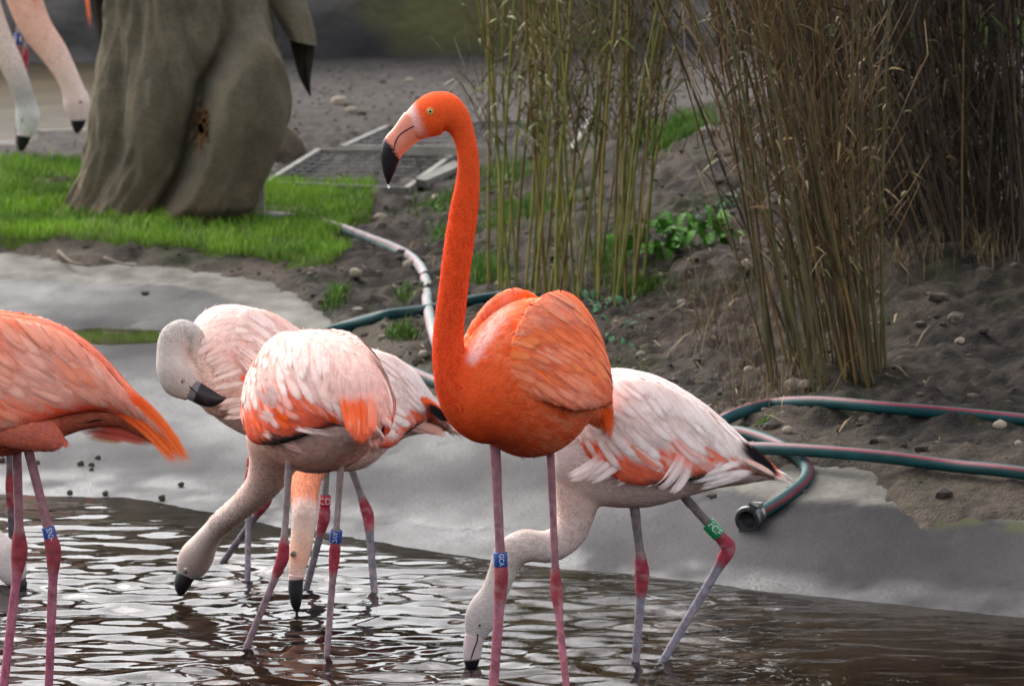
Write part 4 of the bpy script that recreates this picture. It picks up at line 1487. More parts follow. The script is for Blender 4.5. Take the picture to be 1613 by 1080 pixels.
flamingo('pale pink flamingo seen from behind, orange tail, blue ring, head lowered to water', Y, torso, neck, nc4,
         [(294, 903, 15.5), (290, 911, 14.5), (287, 920, 13), (285, 930, 9), (284, 938, 3)], Y + .69, bill_chilean(.05),
         [[(456, 715, Y - .04), (446, 878, Y - .03), (387, 1022)], [(538, 720, Y - .07), (527, 872, Y - .05), (515, 1030)]],
         dict(tibia=srgb(158, 150, 148), tarsus=srgb(146, 126, 132), joint=HOCK_RED, radii=[(6, 5.3, 10, 5.6), (5.6, 5, 9, 5.2)]),
         wing_chilean(12, 16, .75, .35), body4, (293, 899, 4.2, srgb(120, 110, 96)), pal_w,
         wing_kw=dict(t0=.10, t1=.95, out=.68, up=.22, tall=.80, lean=20, spread=.002), long_feathers=long4, flank=fl4,
         bands=[(1, 845, 9.3, 20, 'AVC', BLUE, -0.1, True)], bill_flat=.9)

# ------------------------------------------------------------------ the bird half hidden behind it
Y = water_y(926)
torso = torso_contour([(470, 655, 472, 672, .012, -.14), (478, 600, 486, 722, .062, -.12), (512, 562, 520, 740, .098, -.06), (560, 546, 562, 738, .112, 0), (606, 556, 602, 706, .094, .04),
                       (644, 582, 636, 688, .064, .07), (676, 616, 664, 682, .038, .09), (698, 646, 688, 682, .018, .10), (710, 664, 704, 676, .006, .11)], Y)
hy = water_y(962) - Y
neck = neck_loft([(520, 660, -.06, 50), (500, 700, -.12, 42), (484, 742, -.20, 27), (480, 775, -.27, 22.5), (480, 808, -.32, 21), (477, 838, -.33, 19.5), (473, 866, -.35, 18.5, .8), (469, 890, -.37, 15, .8), (466, 910, -.38, 12.5, .8)], Y)
nc7 = gradient([(0, srgb(232, 160, 130)), (.5, srgb(236, 150, 114)), (.62, srgb(232, 152, 118)), (.68, srgb(238, 214, 202)), (.8, srgb(232, 196, 176)), (.92, srgb(232, 176, 150)), (1, srgb(234, 206, 196))])
body7 = body_two(srgb(246, 218, 208), srgb(242, 206, 192), at_y(600, 690, Y)[2], .05, 11, srgb(242, 210, 200))
long7 = []
for k in range(7):
    f = k / 6
    long7.append((615 + 40 * f, 618 + 6 * f, 660 + 20 * f, 624 + 8 * f, 690 + 27 * f, 652 + 18 * f, -.03, .04, 9, RED_ORANGE, srgb(244, 128, 92) if k % 2 else srgb(242, 112, 70)))
for k in range(4):
    f = k / 3
    long7.append((668 + 6 * f, 632 + 10 * f, 690, 646 + 8 * f, 715 - 8 * f, 665 - 2 * f, -.045 - .004 * k, .01, 7, BLACKF, BLACKF))
long7 += [(612, 660, 628, 656, 648, 648, -.075, -.03, 4, BLACKF, BLACKF), (640, 668, 676, 666, 706, 690, -.02, .04, 9, srgb(236, 200, 186), srgb(224, 160, 140)), (630, 672, 664, 670, 698, 684, -.02, .04, 10, srgb(238, 206, 194), srgb(230, 186, 170))]
flamingo('pale flamingo with red CD ring and orange and black wing tip, mostly hidden behind another', Y, torso, neck, nc7,
         [(467, 905, 12.5), (466, 915, 12), (465.5, 930, 11.5), (466, 946, 9.5), (467, 958, 5.5), (468, 966, 1.5)], Y - .38, bill_chilean(.10, srgb(226, 190, 184)),
         [[(515, 715, Y - .06), (511, 815, Y - .05), (483, 926)], [(545, 715, Y + .03), (580, 811, Y + .03), (590, 936)]],
         dict(tibia=srgb(146, 142, 142), tarsus=srgb(126, 122, 130), joint=HOCK_RED, radii=[(5.6, 5.0, 9.5, 5.6), (6, 5.4, 9.5, 6)]),
         wing_chilean(22, -14, .2, .15), body7, (462, 872, 4, srgb(150, 140, 110)), pal_w,
         wing_kw=dict(t0=.14, t1=.95, out=.80, up=.2, tall=.8, lean=20), long_feathers=long7,
         bands=[(0, 789, 8.6, 17, 'CD', REDB, 0.0, False)], bill_flat=.9)

# ------------------------------------------------------------------ the preening bird
Y = water_y(897)
torso = torso_contour([(304, 590, 312, 606, .014, -.03), (302, 528, 330, 640, .072, -.03), (326, 490, 366, 672, .112, 0), (366, 479, 404, 690, .126, .03), (420, 494, 446, 690, .120, .06), (462, 528, 482, 676, .10, .09),
                       (500, 566, 512, 662, .07, .12), (536, 604, 540, 652, .04, .14), (562, 630, 562, 646, .012, .16)], Y)
neck = neck_loft([(372, 600, -.02, 52), (344, 612, -.07, 44), (322, 590, -.105, 25), (312, 556, -.11, 18), (305, 528, -.11, 16.5), (288, 519, -.115, 17), (272, 532, -.12, 21), (268, 558, -.125, 22), (272, 582, -.13, 26),
                  (283, 600, -.13, 28.5, .76), (297, 611, -.13, 22, .7), (305, 616, -.13, 18, .66)], Y)
nc3 = gradient([(0, srgb(240, 206, 188)), (.25, srgb(236, 200, 182)), (.45, srgb(220, 196, 182)), (.55, srgb(206, 198, 192)), (.8, srgb(208, 196, 186)), (1, srgb(194, 182, 174))])
body3 = body_two(srgb(248, 212, 200), srgb(244, 214, 202), at_y(380, 640, Y)[2], .05, 13, srgb(246, 216, 204))
fl3 = []
fl3 = plumes(((318, 560, 352, 540), (320, 575, 356, 560), (322, 545, 345, 526), (330, 600, 382, 584), (330, 618, 392, 606), (345, 640, 396, 630), (335, 588, 370, 572), (360, 655, 400, 650)), -.124, srgb(248, 216, 202), 5, 6, 9)
long3 = [(322, 556, 336, 546, 346, 562, -.127, -.125, 7, RED_ORANGE, RED_ORANGE), (376, 594, 388, 592, 396, 612, -.128, -.125, 9, RED_ORANGE, RED_ORANGE)]
flamingo('pale pink flamingo with red ring, bending its grey neck round to preen its breast', Y, torso, neck, nc3,
         [(302, 613, 17), (314, 620, 16.5), (326, 626, 15.5), (337, 628.5, 12), (348, 628.5, 6), (357, 627, 1.5)], Y - .135, bill_chilean(.16, srgb(120, 114, 116)),
         [[(400, 675, Y + .02), (392, 763, Y + .02), (390, 910)], [(452, 680, Y + .04), (419, 790, Y + .04), (352, 884)]],
         dict(tibia=srgb(146, 142, 142), tarsus=srgb(116, 112, 120), joint=HOCK_RED, radii=[(5, 4.4, 8, 4.8), (5.5, 5, 9, 5.4)]),
         wing_chilean(31, -30, .9, .35), body3, (288.5, 597.5, 3.4, srgb(190, 170, 150)), pal_w,
         wing_kw=dict(t0=.12, t1=.96, out=.80, up=.24, tall=.78, lean=20), flank=fl3, long_feathers=long3,
         gape=[(291, 601), (300, 608), (312, 619), (324, 630)],
         bands=[(0, 728, 6.2, 16, 'Y', REDB, 0.0, False)], bill_flat=.7)

# ------------------------------------------------------------------ the bird at the picture's edge, only head and leg in sight
Y = water_y(880)
torso = torso_axis([(-40, 650, -.22, .012, .014), (-40, 640, -.20, .06, .07), (-42, 622, -.13, .105, .115), (-46, 610, -.03, .122, .135), (-50, 606, .07, .112, .125), (-52, 612, .16, .075, .085), (-54, 625, .23, .03, .035), (-55, 640, .28, .01, .012)], Y)
neck = neck_loft([(-40, 630, -.12, 50), (-46, 672, -.20, 42), (-60, 722, -.26, 28), (-62, 770, -.30, 24), (-46, 815, -.34, 22.5), (-18, 848, -.38, 23), (4, 872, -.40, 27), (16, 892, -.41, 28, .8), (23, 908, -.42, 21, .75), (27, 917, -.42, 16, .7)], Y)
flamingo('flamingo whose grey lowered head pokes into view behind the orange bird', Y, torso, neck, nc5,
         [(25, 912, 15), (29, 920, 14), (32, 930, 12), (34, 942, 7), (35, 952, 2)], Y - .42, bill_chilean(.10),
         [[(14, 690, Y + .0), (17, 772, Y), (19, 880)], [(-60, 690, Y + .04), (-56, 775, Y + .04), (-62, 890)]],
         dict(tibia=srgb(110, 104, 108), tarsus=srgb(96, 92, 98), joint=HOCK_PINK, radii=[(6, 5.4, 8.5, 5.6), (6, 5.2, 8.5, 5.4)]),
         wing_chilean(41, -20, .4), body5, (22, 902, 4, srgb(120, 110, 96)), pal_w, bill_flat=.9, down=1800)

# ------------------------------------------------------------------ two birds far behind, bodies above the picture
def far_bird(label, Y, sx, sy, neck_pts, bill_pts, ncol, legs, seed, tail, bands=(), iris=srgb(190, 170, 120), eye=None, joint=HOCK_RED):
    st = [(-105, 8, -105, 22, .012), (-98, -40, -96, 60, .06), (-66, -72, -60, 88, .10), (-20, -84, -14, 92, .12), (34, -70, 30, 78, .108), (78, -38, 70, 56, .08), (110, 0, 100, 50, .05), (134, 34, 126, 56, .02), (146, 56, 142, 62, .006)]
    k = ppm(Y) / 760
    torso = torso_contour([(sx + a * k, sy + b * k, sx + c * k, sy + d * k, w) for a, b, c, d, w in st], Y)
    nk = neck_loft(neck_pts, Y)
    lf = [(sx + 90 * k, sy + 6 * k, sx + 130 * k, sy + 30 * k, sx + tail[0] + 2 * q, sy + tail[1] + 3 * q, 0, 0, 7 * k, RED_ORANGE, ORANGE_PINK) for q in range(3)]
    fb = np.mean([at_y(*l[-1]) for l in legs], axis=0)
    fb[2] = float(terrain(fb[0], fb[1]))
    flamingo(label, Y, torso, nk, ncol, bill_pts, Y + neck_pts[-1][2], bill_chilean(.2, srgb(210, 190, 184)), legs,
             dict(tibia=srgb(150, 146, 148), tarsus=srgb(130, 126, 132), joint=joint, radii=[(3.4, 3, 5.5, 3.2)] * 2), wing_chilean(seed, -14, .5), body5, eye, pal_w,
             long_feathers=lf, bands=bands, bill_flat=.9, down=1200, base=fb, group='flamingos standing far behind beside the brown pool')
Y = 20.4
far_bird('far flamingo with pink neck hanging down beside the brown sacking, black bill tip showing', Y, 66, -82,
         [(50, -72, 0, 36), (34, -40, -.02, 33), (40, 2, -.04, 28), (58, 45, -.06, 25), (84, 82, -.08, 22), (104, 116, -.1, 18), (115, 142, -.1, 18), (121, 162, -.1, 21.5, .8), (123, 180, -.1, 17, .75), (123, 190, -.1, 12.5, .7)],
         [(123, 184, 13), (123, 193, 11.5), (122, 202, 8), (121, 210, 2.5)], gradient([(0, srgb(238, 176, 152)), (.5, srgb(238, 190, 170)), (.75, srgb(236, 206, 192)), (1, srgb(236, 214, 204))]),
         [[(29, -20, Y + .05), (28, 88, Y + .05), (27, 232, Y + .05)], [(44, -20, Y + .1), (40, 92, Y + .1), (36, 228, Y + .1)]], 51, (74, 128),
         bands=[(0, 62, 6, 17, 'BLK', BLUE, 0.0, False)], eye=(128, 160, 2.4, srgb(190, 170, 120)))
Y = 19.9
far_bird('far flamingo with greyish lowered neck at the edge of the brown pool', Y, -20, -110,
         [(-30, -95, 0, 36), (-40, -55, -.02, 32), (-26, 0, -.04, 25), (-4, 58, -.06, 22), (18, 102, -.08, 19), (33, 138, -.1, 16.5), (41, 166, -.1, 17), (44, 184, -.1, 19.5, .8), (41, 202, -.1, 16, .75), (38, 214, -.1, 12, .7)],
         [(39, 208, 12), (37, 217, 11), (35, 228, 8), (33, 238, 3)], gradient([(0, srgb(238, 196, 178)), (.6, srgb(222, 196, 184)), (.8, srgb(176, 166, 162)), (.9, srgb(214, 206, 204)), (1, srgb(214, 210, 210))]),
         [[(-40, -40, Y + .05), (-44, 90, Y + .05), (-40, 242, Y + .05)], [(-70, -40, Y + .1), (-66, 88, Y + .1), (-74, 236, Y + .1)]], 52, (74, 128), eye=(37, 188, 2.4, srgb(190, 170, 120)))
# ================================================================== small helpers on the ground
def gz(x, y):
    return float(soil_z(np.array([x]), np.array([y]))[0])

def on_ground(px, py, fn=None):
    z = .25
    for _ in range(14):
        p = at_z(px, py, z)
        zz = gz(p[0], p[1]) if fn is None else float(fn(p[0], p[1]))
        z = .5 * z + .5 * zz
    p = at_z(px, py, z)
    p[2] = z
    return p

def land(X, Y):
    """whatever lies on top: soil, or the concrete basin"""
    return np.maximum(soil_z(X, Y), terrain(X, Y) - .14 * sstep(.12, .5, np.where(Y > 10, Y - edge_soil(X), 0)))

# ================================================================== lawn
_lf = np.array([at_z(px, py, z)[:2] for px, py, z in ((-600, 405, .22), (0, 405, .23), (120, 409, .23), (250, 412, .23), (330, 417, .23), (400, 424, .23), (470, 433, .23), (515, 434, .235), (550, 415, .24), (572, 395, .25), (576, 384, .255))])
_lb = np.array([at_z(px, py, z)[:2] for px, py, z in ((-600, 272, .38), (0, 277, .37), (110, 272, .38), (250, 288, .35), (420, 304, .33), (520, 306, .32), (598, 308, .31), (605, 318, .30))])

def in_lawn(X, Y):
    n = .10 * fbm(X * 7, Y * 5, 3, 101)
    f = np.interp(X, _lf[:, 0], _lf[:, 1], right=99) + n
    b = np.interp(X, _lb[:, 0], _lb[:, 1], right=-99) - n
    # the notch where the hose crosses bare soil
    notch = np.hypot((X + .50) / .16, (Y - 17.9) / .5) < 1
    return np.minimum(Y - f, b - Y) - notch * 1.0

lx, ly = np.arange(-4.2, -.40, .035), np.arange(16.4, 20.2, .05)
LX, LY = np.meshgrid(lx, ly, indexing='ij')
dl = in_lawn(LX, LY)
LZ = terrain(LX, LY) + .02 + .035 * sstep(-.05, .08, dl) - .09 * sstep(.02, -.12, dl) + .012 * fbm(LX * 6, LY * 6, 3, 103)
M_turf = plain_mat('turf', srgb(54, 66, 26), srgb(74, 92, 34), rough=.95, scale=18, bump=.8, bscale=60, dist=.02, spec=.1)
link('lawn', mesh('lawn', np.stack([LX, LY, LZ], -1).reshape(-1, 3), grid_faces(len(lx), len(ly)), M_turf), kind='structure')

def blades(x, y, z, h, w, col, lean=.35, seg=2):
    n = len(x)
    th = rng.uniform(0, 2 * np.pi, n)
    d = np.stack([np.cos(th), np.sin(th), np.zeros(n)], -1)
    ph = rng.uniform(0, 2 * np.pi, n)
    le = (np.abs(rng.normal(0, lean, n)) * h)[:, None] * np.stack([np.cos(ph), np.sin(ph), np.zeros(n)], -1)
    p = np.stack([x, y, z], -1)
    w = np.asarray(w)[:, None]
    up = np.array([0, 0, 1.0])
    V = np.stack([p - d * w, p + d * w, p + le * .4 + up * (h * .6)[:, None] + d * w * .7, p + le * .4 + up * (h * .6)[:, None] - d * w * .7, p + le + up * h[:, None]], 1).reshape(-1, 3)
    b = (np.arange(n) * 5)[:, None]
    Q = b + np.array([[0, 1, 2, 3]])
    T = b + np.array([[3, 2, 4]])
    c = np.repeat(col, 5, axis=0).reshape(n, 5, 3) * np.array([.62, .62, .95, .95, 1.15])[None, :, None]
    return V, Q, T, c.reshape(-1, 3)

M_grass = attr_mat('grass_blade', rough=.6, noise=.2, scale=8, bump=0, spec=.3)
n = 120000
x, y = rng.uniform(-3.6, -.42, n), rng.uniform(16.5, 19.9, n)
d = in_lawn(x, y)
k = (d > -.01) & (rng.random(n) < np.clip(.75 + 1.2 * fbm(x * 5, y * 4, 3, 105), .25, 1))
x, y, d = x[k], y[k], d[k]
z = terrain(x, y) + .045
nz = fbm(x * 4, y * 3, 3, 107)
col = srgb(82, 122, 28) + (srgb(136, 174, 50) - srgb(82, 122, 28)) * np.clip(.5 + 1.4 * nz + rng.normal(0, .22, len(x)), 0, 1)[:, None]
dry = rng.random(len(x)) < .05
col[dry] = srgb(150, 140, 84)
B = Build()
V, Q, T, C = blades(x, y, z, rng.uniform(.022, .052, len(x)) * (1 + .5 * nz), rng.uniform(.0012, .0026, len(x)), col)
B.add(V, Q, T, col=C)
link('lawn_grass', mesh('lawn_grass', *B.args(), M_grass, B.col), kind='stuff')

# scattered grass on the bank, behind the canes and along the ridge
B = Build()
for px, py, sx, sy, n, h in ((805, 280, 70, 26, 1500, .05), (700, 325, 50, 18, 700, .045), (800, 350, 45, 26, 1000, .05), (765, 430, 30, 22, 900, .05), (860, 330, 50, 30, 800, .05), (1075, 203, 40, 12, 1600, .07), (1020, 222, 22, 8, 500, .05),
                             (530, 468, 16, 12, 330, .05), (632, 521, 22, 8, 420, .035), (700, 378, 20, 20, 400, .045), (640, 470, 14, 10, 150, .03), (1560, 66, 90, 12, 2400, .12), (1100, 60, 40, 14, 900, .12), (1440, 70, 30, 14, 500, .10),
                             (960, 420, 30, 24, 500, .06), (1200, 668, 10, 4, 50, .02), (910, 585, 6, 3, 50, .03), (1008, 458, 40, 10, 300, .05)):
    g = on_ground(px, py)
    s = ppm(g[1])
    xs = g[0] + rng.normal(0, sx / s * .6, n)
    ys = g[1] + rng.normal(0, sy / s * .6 * (g[1] / (CAM_H - g[2])), n) * .5
    zs = soil_z(xs, ys) - .004
    c = srgb(66, 100, 32) + (srgb(108, 140, 52) - srgb(66, 100, 32)) * rng.random((n, 1))
    V, Q, T, C = blades(xs, ys, zs, rng.uniform(.4, 1.1, n) * h, rng.uniform(.0012, .0026, n), c, .5)
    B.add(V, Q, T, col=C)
link('bank_grass', mesh('bank_grass', *B.args(), M_grass, B.col), kind='stuff')

# ================================================================== sacking wrapped round a plant
def sacking_mat():
    m, nt, N, L, bs = new_mat('jute_sacking')
    tc = N.new('ShaderNodeTexCoord')
    n1 = nd(N, 'ShaderNodeTexNoise', Scale=5.0, Detail=6.0, Roughness=.65)
    L.new(tc.outputs['Object'], n1.inputs['Vector'])
    rp = ramp(N, [(.28, srgb(100, 89, 69)), (.5, srgb(132, 119, 95)), (.75, srgb(156, 142, 114))])
    L.new(n1.outputs[0], rp.inputs[0])
    sz = N.new('ShaderNodeSeparateXYZ')
    L.new(tc.outputs['Object'], sz.inputs[0])
    # dried mud on the hem
    mr = nd(N, 'ShaderNodeMapRange')
    mr.inputs['From Min'].default_value = .30
    mr.inputs['From Max'].default_value = .0
    L.new(sz.outputs[2], mr.inputs['Value'])
    n3 = nd(N, 'ShaderNodeTexNoise', Scale=7.0, Detail=5.0)
    L.new(tc.outputs['Object'], n3.inputs['Vector'])
    mu = nd(N, 'ShaderNodeMath', operation='MULTIPLY')
    L.new(mr.outputs[0], mu.inputs[0])
    L.new(n3.outputs[0], mu.inputs[1])
    mx = nd(N, 'ShaderNodeMix', data_type='RGBA')
    L.new(mu.outputs[0], mx.inputs[0])
    L.new(rp.outputs[0], mx.inputs[6])
    mx.inputs[7].default_value = (*srgb(124, 98, 72), 1)
    nf = nd(N, 'ShaderNodeTexNoise', Scale=95.0, Detail=3.0)
    L.new(tc.outputs['Object'], nf.inputs['Vector'])
    fr_ = ramp(N, [(.35, (.8, .8, .8)), (.65, (1.14, 1.12, 1.08))])
    L.new(nf.outputs[0], fr_.inputs[0])
    mf = nd(N, 'ShaderNodeMix', data_type='RGBA', blend_type='MULTIPLY')
    mf.inputs[0].default_value = 1.0
    L.new(mx.outputs[2], mf.inputs[6])
    L.new(fr_.outputs[0], mf.inputs[7])
    L.new(mf.outputs[2], bs.inputs['Base Color'])
    bs.inputs['Roughness'].default_value = .95
    bs.inputs['Specular IOR Level'].default_value = .1
    bs.inputs['Sheen Weight'].default_value = .15
    w1 = nd(N, 'ShaderNodeTexWave', Scale=55.0, Distortion=1.5)
    w2 = nd(N, 'ShaderNodeTexWave', Scale=55.0, Distortion=1.5, bands_direction='Z')
    L.new(tc.outputs['Object'], w1.inputs['Vector'])
    L.new(tc.outputs['Object'], w2.inputs['Vector'])
    ad = nd(N, 'ShaderNodeMath', operation='ADD')
    L.new(w1.outputs['Fac'], ad.inputs[0])
    L.new(w2.outputs['Fac'], ad.inputs[1])
    n4 = nd(N, 'ShaderNodeTexNoise', Scale=60.0, Detail=4.0)
    L.new(tc.outputs['Object'], n4.inputs['Vector'])
    ad2 = nd(N, 'ShaderNodeMath', operation='ADD')
    L.new(ad.outputs[0], ad2.inputs[0])
    L.new(n4.outputs[0], ad2.inputs[1])
    bp = nd(N, 'ShaderNodeBump', Strength=.9, Distance=.006)
    L.new(ad2.outputs[0], bp.inputs['Height'])
    L.new(bp.outputs[0], bs.inputs['Normal'])
    return m
M_sack = sacking_mat()
YB = on_ground(245, 352, lambda a, b: terrain(a, b) + .03)[1] + .22
lev = [(-330, 262, 322), (-270, 250, 340), (-200, 205, 385), (-120, 180, 408), (-50, 172, 415), (0, 170, 421), (51, 164, 428), (106, 153, 447), (149, 146, 451), (200, 140, 447), (221, 138, 440), (255, 130, 426), (292, 116, 412), (316, 104, 404), (334, 90, 398), (347, 76, 394), (364, 60, 394)]
lev = np.array(lev, float)[::-1]
D = spline(lev, 110)
nphi = 190
phi = np.arange(nphi) / nphi * 2 * np.pi
U_ = np.cos(phi)
V = []
for k, (py, l, r) in enumerate(D):
    pl, pr = at_y(l, py, YB), at_y(r, py, YB)
    c = (pl + pr) / 2
    rx = (pr[0] - pl[0]) / 2
    h = 355 - py
    ur = np.interp(h, [-5, 12, 85, 155, 225, 335, 500], [.10, .16, .27, .24, .32, .80, 1.1])      # the long fold across the front
    front = np.sin(phi) < 0
    disp = np.zeros(nphi)
    bulge = sstep(ur - .10, ur + .06, U_) * sstep(1.06, .72, U_)
    disp += np.where(front, .150 * bulge * sstep(-10, 40, h) * sstep(420, 250, h), 0)
    disp += np.where(front, -.105 * np.exp(-((U_ - ur + .13) / .085) ** 2) * sstep(330, 220, h), 0)
    disp += np.where(front, .026 * np.exp(-((U_ + .42 - .0004 * h) / .22) ** 2) - .018 * np.exp(-((U_ + .14 - .0009 * h) / .14) ** 2) - .012 * np.exp(-((U_ + .68 - .0003 * h) / .09) ** 2) + .02 * np.exp(-((U_ + .86) / .10) ** 2) - .03 * np.exp(-((U_ - .62 + .0003 * h) / .08) ** 2), 0)
    disp += .034 * fbm(phi * 3.2, np.full(nphi, h / 190.), 3, 120) - .055 * np.abs(fbm(phi * 4.2 + h / 120., np.full(nphi, h / 240.), 2, 123)) - .03 * sstep(180, 20, h) * np.abs(fbm(phi * 9 - h / 90., np.full(nphi, h / 120.), 2, 125)) + .014 * fbm(phi * 12, np.full(nphi, h / 50.), 4, 121)
    hem = sstep(26, 0, h)
    rad = 1 + hem * .05 * np.sin(phi * 9 + 1)
    flat = .80
    pos = np.stack([c[0] + rx * rad * np.cos(phi), YB + rx * flat * rad * np.sin(phi), np.full(nphi, c[2])], -1)
    nrm = unit(np.stack([np.cos(phi), np.sin(phi) / flat, 0 * phi], -1))
    pos += nrm * disp[:, None]
    V.append(pos)
V = np.array(V)
V[0, :, 2] = terrain(V[0, :, 0], V[0, :, 1]) + .03
V[1, :, 2] = np.maximum(V[1, :, 2], V[0, :, 2] + .006)
i, j = np.meshgrid(np.arange(len(D) - 1), np.arange(nphi), indexing='ij')
j2 = (j + 1) % nphi
Q = np.stack([i * nphi + j, i * nphi + j2, (i + 1) * nphi + j2, (i + 1) * nphi + j], -1).reshape(-1, 4)
base = np.array([V[0, :, 0].mean(), V[0, :, 1].mean(), V[0, :, 2].mean()])
sack = thing('wrapped_plant', 'tall plant wrapped in grey brown sacking, standing on the lawn', 'wrapped plant', base)
# a torn hole: faces left out, frayed threads round it
Vf = V.reshape(-1, 3)
hole_c = np.array([at_y(318, 196, YB - .25)[0], at_y(318, 196, YB - .25)[2]])
fc = Vf[Q].mean(1)
inhole = (np.hypot((fc[:, 0] - hole_c[0]) / .022, (fc[:, 2] - hole_c[1]) / .05) < 1 + .5 * vnoise(fc[:, 0] * 60, fc[:, 2] * 60, 5)) & (fc[:, 1] < YB)
part('sacking', Vf, Q[~inhole], M_sack, sack)
B = Build()
for q in range(110):
    a = random.uniform(0, 6.28)
    p = np.array([hole_c[0] + .024 * math.cos(a) * random.uniform(.7, 1.3), 0, hole_c[1] + .055 * math.sin(a) * random.uniform(.7, 1.5)])
    k = np.argmin(np.hypot(Vf[:, 0] - p[0], Vf[:, 2] - p[2]) + (Vf[:, 1] > YB) * 9)
    p[1] = Vf[k, 1] - .004
    e = p + np.array([random.gauss(0, .015), -random.uniform(.004, .02), random.uniform(-.05, .015)])
    Vt, Qt, Tt = tube([p, (p + e) / 2 + np.array([0, -.006, .004]), e], .0018, 4)
    B.add(Vt, Qt, Tt, col=srgb(122, 92, 62))
M_fray = attr_mat('frayed_jute', rough=.95, noise=.3, scale=30, bump=0, spec=.1)
part('frayed_threads', *B.args(), M_fray, sack, B.col, kind='stuff')
B = Build()
hp = Vf[(Vf[:, 2] < Vf[:, 2].min() + .06)]
for q in range(420):
    p = hp[rng.integers(len(hp))]
    e = p + np.array([random.gauss(0, .03), random.gauss(-.02, .02), random.uniform(-.02, .012)])
    e[2] = max(e[2], float(terrain(e[0], e[1])) + .035)
    Vt, Qt, Tt = tube([p, (p + e) / 2 + np.array([0, 0, .006]), e], .002, 4)
    B.add(Vt, Qt, Tt, col=srgb(104, 84, 64))
part('frayed_hem', *B.args(), M_fray, sack, B.col, kind='stuff')
def drape(Lc, Rc, Y, bulge, n=26, m=16, seed=0):
    Lp, Rp = spline(np.array([at_y(x, y, Y) for x, y in Lc]), n), spline(np.array([at_y(x, y, Y) for x, y in Rc]), n)
    s = np.linspace(0, 1, m)
    P = Lp[:, None] * (1 - s)[None, :, None] + Rp[:, None] * s[None, :, None]
    I, S = np.meshgrid(np.linspace(0, 1, n), s, indexing='ij')
    P[..., 1] -= bulge * np.sin(S * np.pi) * (.6 + .4 * I) + .02 * fbm(S * 4, I * 3, 2, seed)
    back = P.copy()
    back[..., 1] += .02 + .6 * bulge * np.sin(S * np.pi)
    Q1 = grid_faces(n, m)
    nv = n * m
    edge = []
    for a, b in ((np.arange(n - 1) * m, np.arange(1, n) * m), (np.arange(n - 1) * m + m - 1, np.arange(1, n) * m + m - 1)):
        edge.append(np.stack([a, b, b + nv, a + nv], -1))
    for r_ in (0, (n - 1) * m):
        a = r_ + np.arange(m - 1)
        edge.append(np.stack([a, a + 1, a + 1 + nv, a + nv], -1))
    return np.vstack([P.reshape(-1, 3), back.reshape(-1, 3)]), np.vstack([Q1, Q1[:, ::-1] + nv] + edge)
V, Q = drape([(405, -60), (418, -10), (436, 30), (455, 62)], [(455, -60), (480, 0), (494, 40), (499, 72)], YB - .02, .07, seed=3)
flap = part('sacking_flap', V, Q, M_sack, sack)
V, Q = drape([(455, 56), (461, 84), (472, 122), (487, 151)], [(496, 66), (493, 95), (489, 125), (490, 152)], YB + .03, .02, seed=5)
M_sack_dark = plain_mat('dark_sacking', srgb(38, 34, 30), srgb(56, 50, 44), rough=.95, scale=14, bump=.5, bscale=90, spec=.1)  # much darker cloth for the hanging end and the side fold
flap['label'] = 'loose sacking flap folded over at the side'
part('dark_cloth_end', V, Q, M_sack_dark, flap)
V, Q = drape([(136, -50), (141, -8), (150, 40), (158, 74)], [(176, -50), (178, -8), (174, 40), (163, 76)], YB + .06, .03, seed=7)
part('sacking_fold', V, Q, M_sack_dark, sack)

# ---- grey wooden post behind the sacking
M_post = plain_mat('weathered_wood', srgb(120, 116, 106), srgb(158, 154, 142), rough=.85, scale=12, bump=.5, bscale=60)
p = on_ground(404, 352, lambda a, b: terrain(a, b) + .03)
V, Q = box((p[0], p[1] + .06, p[2] + .06), (.026, .018, .19))
V[4:, 2] += np.array([0, .008, .008, 0])
solo('wooden_post', V, Q, M_post, 'short grey wooden post in the grass against the sacking', 'post', smooth=False)

# ---- lump of rock and soil by the sacking
def rock(c, r, seed, squash=.7, sub=3):
    Vs, Fs = ico(sub)
    k = 1 + .28 * fbm(Vs[:, 0] * 1.7 + seed, Vs[:, 1] * 1.7 + Vs[:, 2] * 2.3, 3, seed) + .12 * fbm(Vs[:, 0] * 5 + seed, Vs[:, 2] * 5 + Vs[:, 1] * 3, 2, seed + 1)
    return np.asarray(c) + Vs * k[:, None] * np.asarray(r) * np.array([1, 1, squash]), Fs
M_rock = plain_mat('stone', srgb(112, 100, 86), srgb(160, 148, 130), rough=.9, scale=14, bump=.6, bscale=50, dist=.006, random_tint=.25)
M_clod = plain_mat('earth_clod', srgb(70, 60, 50), srgb(108, 94, 78), rough=.95, scale=12, bump=.8, bscale=40, dist=.012)
p = on_ground(448, 262)
V, F = rock(p + np.array([0, .05, .05]), np.array([.085, .1, .11]), 5, 1.0)
solo('earth_lump', V, F, M_clod, 'brown lump of earth beside the sacking and the wire frame', 'earth lump')

